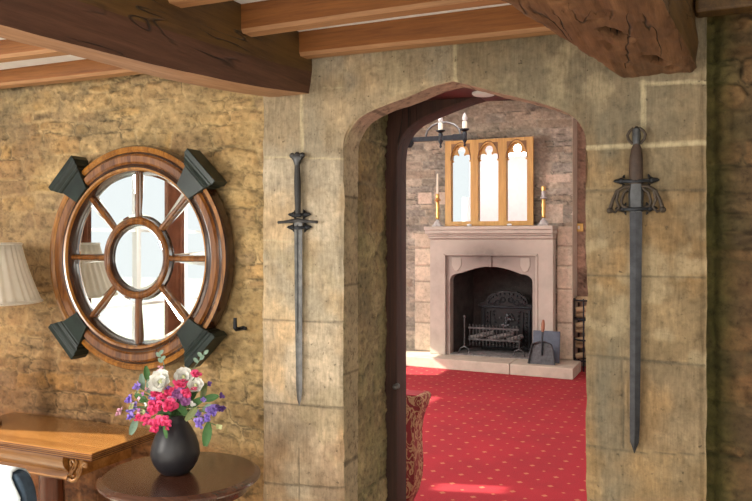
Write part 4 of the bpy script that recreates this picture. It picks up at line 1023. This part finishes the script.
FRONT = Vector((.45, -1, .25))
def fpt(zx, zy, dy): p = at(110+zx/4.175, 355+zy/4.175, VY+dy); return p
def stem(parent, p):
    mid = NECK*.45+p*.55+Vector((0, 0, .015)); lo = NECK+Vector((random.uniform(-.018, .018), random.uniform(-.018, .018), -.04))
    MB().tube([lo, NECK*.8+p*.2+Vector((0, 0, .01)), mid, p], [.0022, .002, .0018, .0015], 6).build('stem', M['stem'], parent)
def flower(kind, zx, zy, dy, r, mat, name, label, grp):
    c = fpt(zx, zy, dy); r *= 1.28; o = empty(name, tuple(NECK), label, 'flower', grp); m = MB()
    ax = (FRONT+(c-NECK)*6+rv(.35)).normalized(); sd = ax.cross(Vector((0, 0, 1))).normalized(); up = sd.cross(ax).normalized()
    if kind == 'rose':
        for ringi, (nn, L, tilt) in enumerate(((6, 1.0, .25), (6, .85, .7), (5, .62, 1.3), (4, .42, 2.4))):
            for k in range(nn):
                a_ = 2*PI*k/nn+ringi*.5; dd = (sd*math.cos(a_)+up*math.sin(a_))+ax*tilt
                petal(m, c-ax*.004*ringi, dd, ax, r*L, r*.62*L, .5, .25)
    elif kind == 'pea':
        r *= .66
        for q in range(6):
            a_ = random.uniform(0, 2*PI); c2 = c+(sd*math.cos(a_)+up*math.sin(a_))*r*random.uniform(.5, 1.15)*(q > 0)+rv(r*.3); ax2 = (ax+rv(.5)).normalized()
            sd2 = ax2.cross(Vector((0, 0, 1))).normalized(); up2 = sd2.cross(ax2).normalized()
            for s in (-1, 1):
                petal(m, c2, up2*.9+sd2*s*.75, ax2, r*.95, r*.6, -.3, -.1); petal(m, c2+ax2*.003, -up2*.35+sd2*s*.6+ax2*.5, ax2, r*.7, r*.4, .5)
            petal(m, c2+ax2*.004, -up2*.7+ax2*.4, ax2, r*.5, r*.3, .9)
    else:
        for k in range(5): a_ = 2*PI*k/5+random.random(); petal(m, c+rv(r*.2), (sd*math.cos(a_)+up*math.sin(a_))+ax*.4, ax, r, r*.45, .3)
    m.build('petals', mat, o, smooth=60)
    if kind == 'rose': MB().ball(c+ax*.012, r*.2, 8).build('flower_centre', M['bud'], o)
    stem(o, c-ax*.004)
FL = [
 ('rose', 222, 118, -.05, .036, 'rose', 'white_rose', 'large white rose at the top centre of the bouquet'),
 ('rose', 308, 96, -.02, .028, 'rose', 'white_rose', 'smaller white rose to the right at the top of the bouquet'),
 ('rose', 358, 132, -.02, .024, 'rose', 'white_rose', 'small cream rose low at the upper right of the bouquet'),
 ('pea', 185, 162, -.06, .020, 'pink', 'pink_sweet_pea', 'bright pink sweet pea just below the left of the large white rose'),
 ('pea', 216, 186, -.07, .021, 'pink', 'pink_sweet_pea', 'bright pink sweet pea directly below the large white rose'),
 ('pea', 192, 225, -.07, .022, 'pink', 'pink_sweet_pea', 'bright pink sweet pea in the front middle cluster, left one'),
 ('pea', 238, 218, -.08, .024, 'pink', 'pink_sweet_pea', 'large bright pink sweet pea in the middle of the bouquet front'),
 ('pea', 262, 210, -.075, .018, 'pink', 'pink_sweet_pea', 'bright pink sweet pea in the front middle cluster, right one'),
 ('pea', 198, 286, -.085, .020, 'pink', 'pink_sweet_pea', 'bright pink sweet pea hanging over the vase shoulder'),
 ('pea', 238, 282, -.085, .017, 'pink', 'pink_sweet_pea', 'bright pink sweet pea hanging in front of the vase neck'),
 ('pea', 148, 272, -.06, .017, 'pink', 'pink_sweet_pea', 'pink sweet pea at the lower left of the bouquet above the table edge'),
 ('pea', 120, 266, -.05, .013, 'pink', 'pink_sweet_pea', 'small pink sweet pea bud at the lower left of the bouquet'),
 ('pea', 188, 322, -.085, .014, 'pink', 'pink_sweet_pea', 'lowest pink sweet pea, drooping onto the vase'),
 ('pea', 254, 152, -.06, .015, 'pink', 'pink_sweet_pea', 'small pink sweet pea right of the large white rose'),
 ('pea', 355, 90, -.03, .017, 'pink', 'pink_sweet_pea', 'pink sweet pea topmost at the right of the bouquet'),
 ('pea', 294, 116, -.05, .020, 'pink', 'pink_sweet_pea', 'deep pink sweet pea between the two white roses'),
 ('pea', 330, 156, -.05, .018, 'pink', 'pink_sweet_pea', 'deep pink sweet pea below the smaller white rose'),
 ('pea', 42, 232, -.02, .017, 'palepink', 'pale_pink_sweet_pea', 'pale pink sweet pea at the far left tip of the bouquet'),
 ('pea', 212, 68, .0, .014, 'palepink', 'pale_pink_sweet_pea', 'pale pink sweet pea at the very top of the bouquet'),
 ('pea', 262, 186, -.06, .012, 'palepink', 'pale_pink_sweet_pea', 'pale pink sweet pea in the centre of the bouquet'),
 ('pea', 78, 190, -.02, .018, 'purple', 'purple_sweet_pea', 'lilac sweet pea at the upper left side of the bouquet'),
 ('pea', 102, 215, -.03, .015, 'purple', 'purple_sweet_pea', 'lilac sweet pea in the middle of the left side cluster'),
 ('pea', 86, 250, -.02, .018, 'purple', 'purple_sweet_pea', 'violet sweet pea lowest in the left side cluster'),
 ('pea', 112, 128, .0, .014, 'purple', 'purple_sweet_pea', 'lilac sweet pea highest on the left of the bouquet'),
 ('pea', 178, 196, -.055, .013, 'purple', 'purple_sweet_pea', 'violet sweet pea among the pink blooms left of centre'),
 ('pea', 288, 170, -.055, .023, 'mauve', 'mauve_sweet_pea', 'mauve sweet pea right of centre in the bouquet'),
 ('pea', 312, 190, -.04, .018, 'mauve', 'mauve_sweet_pea', 'dusky mauve sweet pea in shade right of centre'),
 ('pea', 428, 244, -.03, .021, 'purple', 'purple_sweet_pea', 'large violet sweet pea on the right side of the bouquet'),
 ('pea', 408, 268, -.03, .015, 'purple', 'purple_sweet_pea', 'violet sweet pea low on the right side of the bouquet'),
 ('pea', 366, 284, -.06, .015, 'purple', 'purple_sweet_pea', 'dark violet sweet pea right of the vase neck'),
 ('pea', 460, 218, -.01, .013, 'dkpurple', 'purple_sweet_pea', 'dark purple sweet pea at the far right tip of the bouquet'),
 ('bud', 466, 170, .0, .009, 'dkpurple', 'purple_bud', 'tiny dark purple bud at the upper far right'),
 ('bud', 415, 122, .0, .008, 'dkpurple', 'purple_bud', 'tiny dark purple bud above the right leaves'),
 ('bud', 455, 300, -.03, .009, 'bud', 'green_bud', 'small green bud drooping at the lower right')]
for kind, zx, zy, dy, r, mt, nm, lab in FL: flower(kind, zx, zy, dy, r, M[mt], nm, lab, 'flowers in the black vase')
LV = [(155, 75, .02, 'leaf', .050, (-.1, 0, 1), 'bright green leaf pointing up at the top left of the bouquet'), (128, 112, .01, 'sage', .055, (-.4, 0, 1), 'grey green leaf at the upper left'),
      (128, 180, -.03, 'leaf', .055, (-1, 0, .3), 'dark green leaf left of the pink blooms'), (102, 300, -.03, 'sage', .060, (-.35, 0, -1), 'grey green leaf hanging at the lower left'),
      (420, 180, .0, 'leaf', .060, (1, 0, .25), 'broad dark green leaf on the right'), (402, 330, -.02, 'leaf', .075, (-.3, 0, -1), 'long dark green leaf hanging right of the vase'),
      (338, 246, -.06, 'olive', .055, (-.6, -.2, -.6), 'olive green leaf at the vase rim'), (230, 322, -.09, 'leaf', .040, (.1, 0, -1), 'small green leaf hanging over the vase front'),
      (390, 150, .01, 'olive', .050, (.2, 0, 1), 'olive leaf pointing up on the right'), (165, 130, -.02, 'sage', .045, (0, 0, 1), 'grey green leaf left of the large white rose'),
      (300, 225, -.03, 'leaf', .055, (.4, 0, -.3), 'dark green leaf in the shaded middle'), (355, 200, -.02, 'leaf', .06, (.8, 0, .5), 'dark green leaf behind the right blooms'),
      (330, 70, .01, 'olive', .035, (.4, 0, 1), 'small olive leaf at the top right'), (240, 250, -.02, 'leaf', .05, (.1, 0, .8), 'dark green leaf behind the front pink blooms'),
      (130, 240, -.01, 'bud', .035, (-.5, 0, -.4), 'pale green tendril leaf at the left'), (405, 220, -.01, 'sage', .04, (.7, 0, .4), 'grey green leaf among the right violet blooms'), (340, 170, .0, 'leaf', .06, (.3, 0, .6), 'dark leaf behind the mauve bloom'), (200, 200, .02, 'leaf', .07, (-.4, 0, .8), 'dark leaf deep behind the pink blooms')]
for zx, zy, dy, mt, L, d, lab in LV:
    c = fpt(zx, zy, dy); d = Vector(d).normalized(); L *= 1.05; o = empty('leaf_spray', tuple(NECK), lab, 'leaf', 'leaves in the black vase')
    m = MB(); petal(m, c-d*L*.5, d+rv(.15), Vector((.3+random.uniform(-.4, .4), -1, .3)), L, L*.21, .25, random.uniform(-.3, .1)); m.build('leaf_blade', M[mt], o, smooth=60); stem(o, c-d*L*.5)
for k, (zx, zy, zx2, zy2) in enumerate(((345, 60, 395, -8), (230, 62, 205, -8))):          # two wispy sprigs above the bouquet
    a0 = fpt(zx, zy, .03); a1 = fpt(zx2, zy2, .03); o = empty('grey_sprig', tuple(NECK), ['thin grey green sprig rising at the right above the bouquet', 'thin grey green sprig rising at the left above the bouquet'][k], 'sprig')
    MB().tube([NECK, a0, (a0+a1)/2+Vector((.004, 0, .003)), a1], .0013, 6).build('stem', M['sage'], o)
    for q in range(4): m = MB(); c = a0+(a1-a0)*(.45+.17*q); petal(m, c, Vector((1 if q % 2 else -1, 0, .7)), Vector((.2, -1, .2)), .022, .007, .2); m.build('leaf', M['sage'], o, smooth=60)
for k in range(34):                                   # tiny filler buds and florets between the blooms
    a_ = random.uniform(-.25, PI+.25); q_ = random.uniform(.35, 1.0)
    zx, zy = 240+165*q_*math.cos(a_), 235-135*q_*math.sin(a_)
    mt_ = ('bud', 'rose', 'palepink', 'mauve', 'purple')[k % 5]
    flower('bud' if k % 2 else 'pea', zx, zy, random.uniform(-.05, .03), random.uniform(.006, .009) if k % 2 else .010, M[mt_], 'floret', 'tiny floret scattered between the large blooms in the black vase', 'tiny florets between the blooms')
# ---- armchair at the bottom left
bc = empty('upholstered_chair', (-2.33, 1.72, 0), 'blue grey upholstered chair at the bottom left corner under a white cloth', 'chair')
def rr_poly(x0, x1, z0, z1, r, n=8):
    p = [(x0, z0), (x1, z0)]
    for k in range(n+1): q_ = PI/2*k/n; p.append((x1-r+r*math.cos(q_), z1-r*1.6+r*1.6*math.sin(q_)))
    for k in range(n+1): q_ = PI/2+PI/2*k/n; p.append((x0+r+r*math.cos(q_), z1-r*1.6+r*1.6*math.sin(q_)))
    return p
CX1 = at(25.5, 501, 1.74).x; cz1 = at(8, 472, 1.74).z
m = MB(); m.prism(rr_poly(CX1-.52, CX1, .34, cz1-.004, .065), .05, 1.74); m.build('backrest', M['bluefab'], bc, smooth=40, bevel=.008)
m = MB(); m.box((CX1-.52, 1.24, .28), (CX1, 1.74, .46), .03); m.build('seat', M['bluefab'], bc)
for x in (CX1-.48, CX1-.04):
    for y in (1.29, 1.765): MB().tube([(x, y, .3), (x, y, 0)], [.022, .015], 8).build('leg', M['reddish'], bc)
m = MB(); N = 24; xr = CX1-.062; xl = CX1-.50
prof = [(1.796, .42), (1.796, .60), (1.795, cz1-.025), (1.790, cz1-.004), (1.770, cz1+.003), (1.745, cz1-.001), (1.736, cz1-.015), (1.7345, cz1-.03), (1.734, cz1-.05), (1.733, cz1-.07), (1.732, cz1-.10), (1.731, .55), (1.731, .50)]
rings = []
for i in range(N+1):
    f = i/N; x = xl+(xr-xl)*f; rings.append([(x+min(.056, max(0, .75*(cz1-z)))*f, y+(-.003*math.sin(f*14) if y < 1.74 else 0), z) for y, z in prof])
m.loft(rings, closed=False, caps=False); o = m.build('antimacassar', M['cloth'], None, smooth=60); sd = o.modifiers.new('s', 'SOLIDIFY'); sd.thickness = .004; sd.offset = 1
tag(o, 'white cloth draped over the blue grey chair back at the bottom left corner', 'cloth')

# ================================================================== light
w = bpy.data.worlds.new('world'); bpy.context.scene.world = w; w.use_nodes = True; nt = w.node_tree; bg = nt.nodes['Background']
tc = nt.nodes.new('ShaderNodeTexCoord'); sx_ = nt.nodes.new('ShaderNodeSeparateXYZ'); rp = nt.nodes.new('ShaderNodeValToRGB')
nt.links.new(tc.outputs['Generated'], sx_.inputs[0]); nt.links.new(sx_.outputs[2], rp.inputs[0])
e = rp.color_ramp.elements; e[0].position = 0; e[0].color = (.86, .89, .88, 1); e[1].position = .5; e[1].color = (.80, .86, .92, 1)
nt.links.new(rp.outputs[0], bg.inputs[0]); bg.inputs[1].default_value = 1.2
def area(name, loc, tgt, sx, sy, power, col=(1, 1, 1), spread=180):
    l = bpy.data.lights.new(name, 'AREA'); l.shape = 'RECTANGLE'; l.size = sx; l.size_y = sy; l.energy = power; l.color = col; l.spread = R(spread)
    o = bpy.data.objects.new(name, l); C.objects.link(o); o.location = loc; o.rotation_euler = (Vector(tgt)-Vector(loc)).to_track_quat('-Z', 'Y').to_euler(); return o
area('window_light', (-3.7, -1.2, 1.75), (-1.6, 2.5, 1.2), .55, .8, 78, (1, .96, .89))  # added lamp inside the room, strengthens the light from the left
area('back_light', (-.2, -2.2, 1.8), (-.9, 2.5, 1.3), 2.4, .9, 34, (1, .95, .86))  # added soft fill lamp behind the camera
area('bounce_light', (-1.6, -.2, .25), (-1.2, 1.6, 2.3), 1.6, 1.2, 20, (1, .95, .88))  # added lamp near the floor, brightens ceiling and beams in place of floor bounce
area('recess_light', (1.2, -.5, 1.8), (.4, 2.6, 1.3), .8, .8, 5, (1, .92, .8))  # added unseen lamp to brighten the right recess
area('near_wall_light', (-3.9, 4.6, 3.0), (-3.9, 3.05, 2.0), 2.4, .4, 40, (1, 1, 1))  # added lamp whitening the wall that the gilt mirror reflects
area('far_window_light', (-5.4, 5.4, 1.9), (-2.2, 8.0, .8), 2.2, 1.6, 190, (1, .97, .93))
area('far_fill_light', (-2.2, 4.6, 3.28), (-2.2, 7.6, 0), 2.0, .7, 60, (1, .96, .92))
sl = bpy.data.lights.new('sun', 'SUN'); sl.energy = 15; sl.angle = R(.6); sl.color = (1, .93, .80); so = bpy.data.objects.new('sun', sl); C.objects.link(so)
so.rotation_euler = Vector((.84, .22, -.50)).to_track_quat('-Z', 'Y').to_euler()
sc = bpy.context.scene
sc.view_settings.view_transform = 'Standard'; sc.view_settings.look = 'None'; sc.view_settings.exposure = 0
sc.cycles.use_denoising = True; sc.cycles.max_bounces = 6; sc.cycles.diffuse_bounces = 4; sc.cycles.sample_clamp_indirect = 6
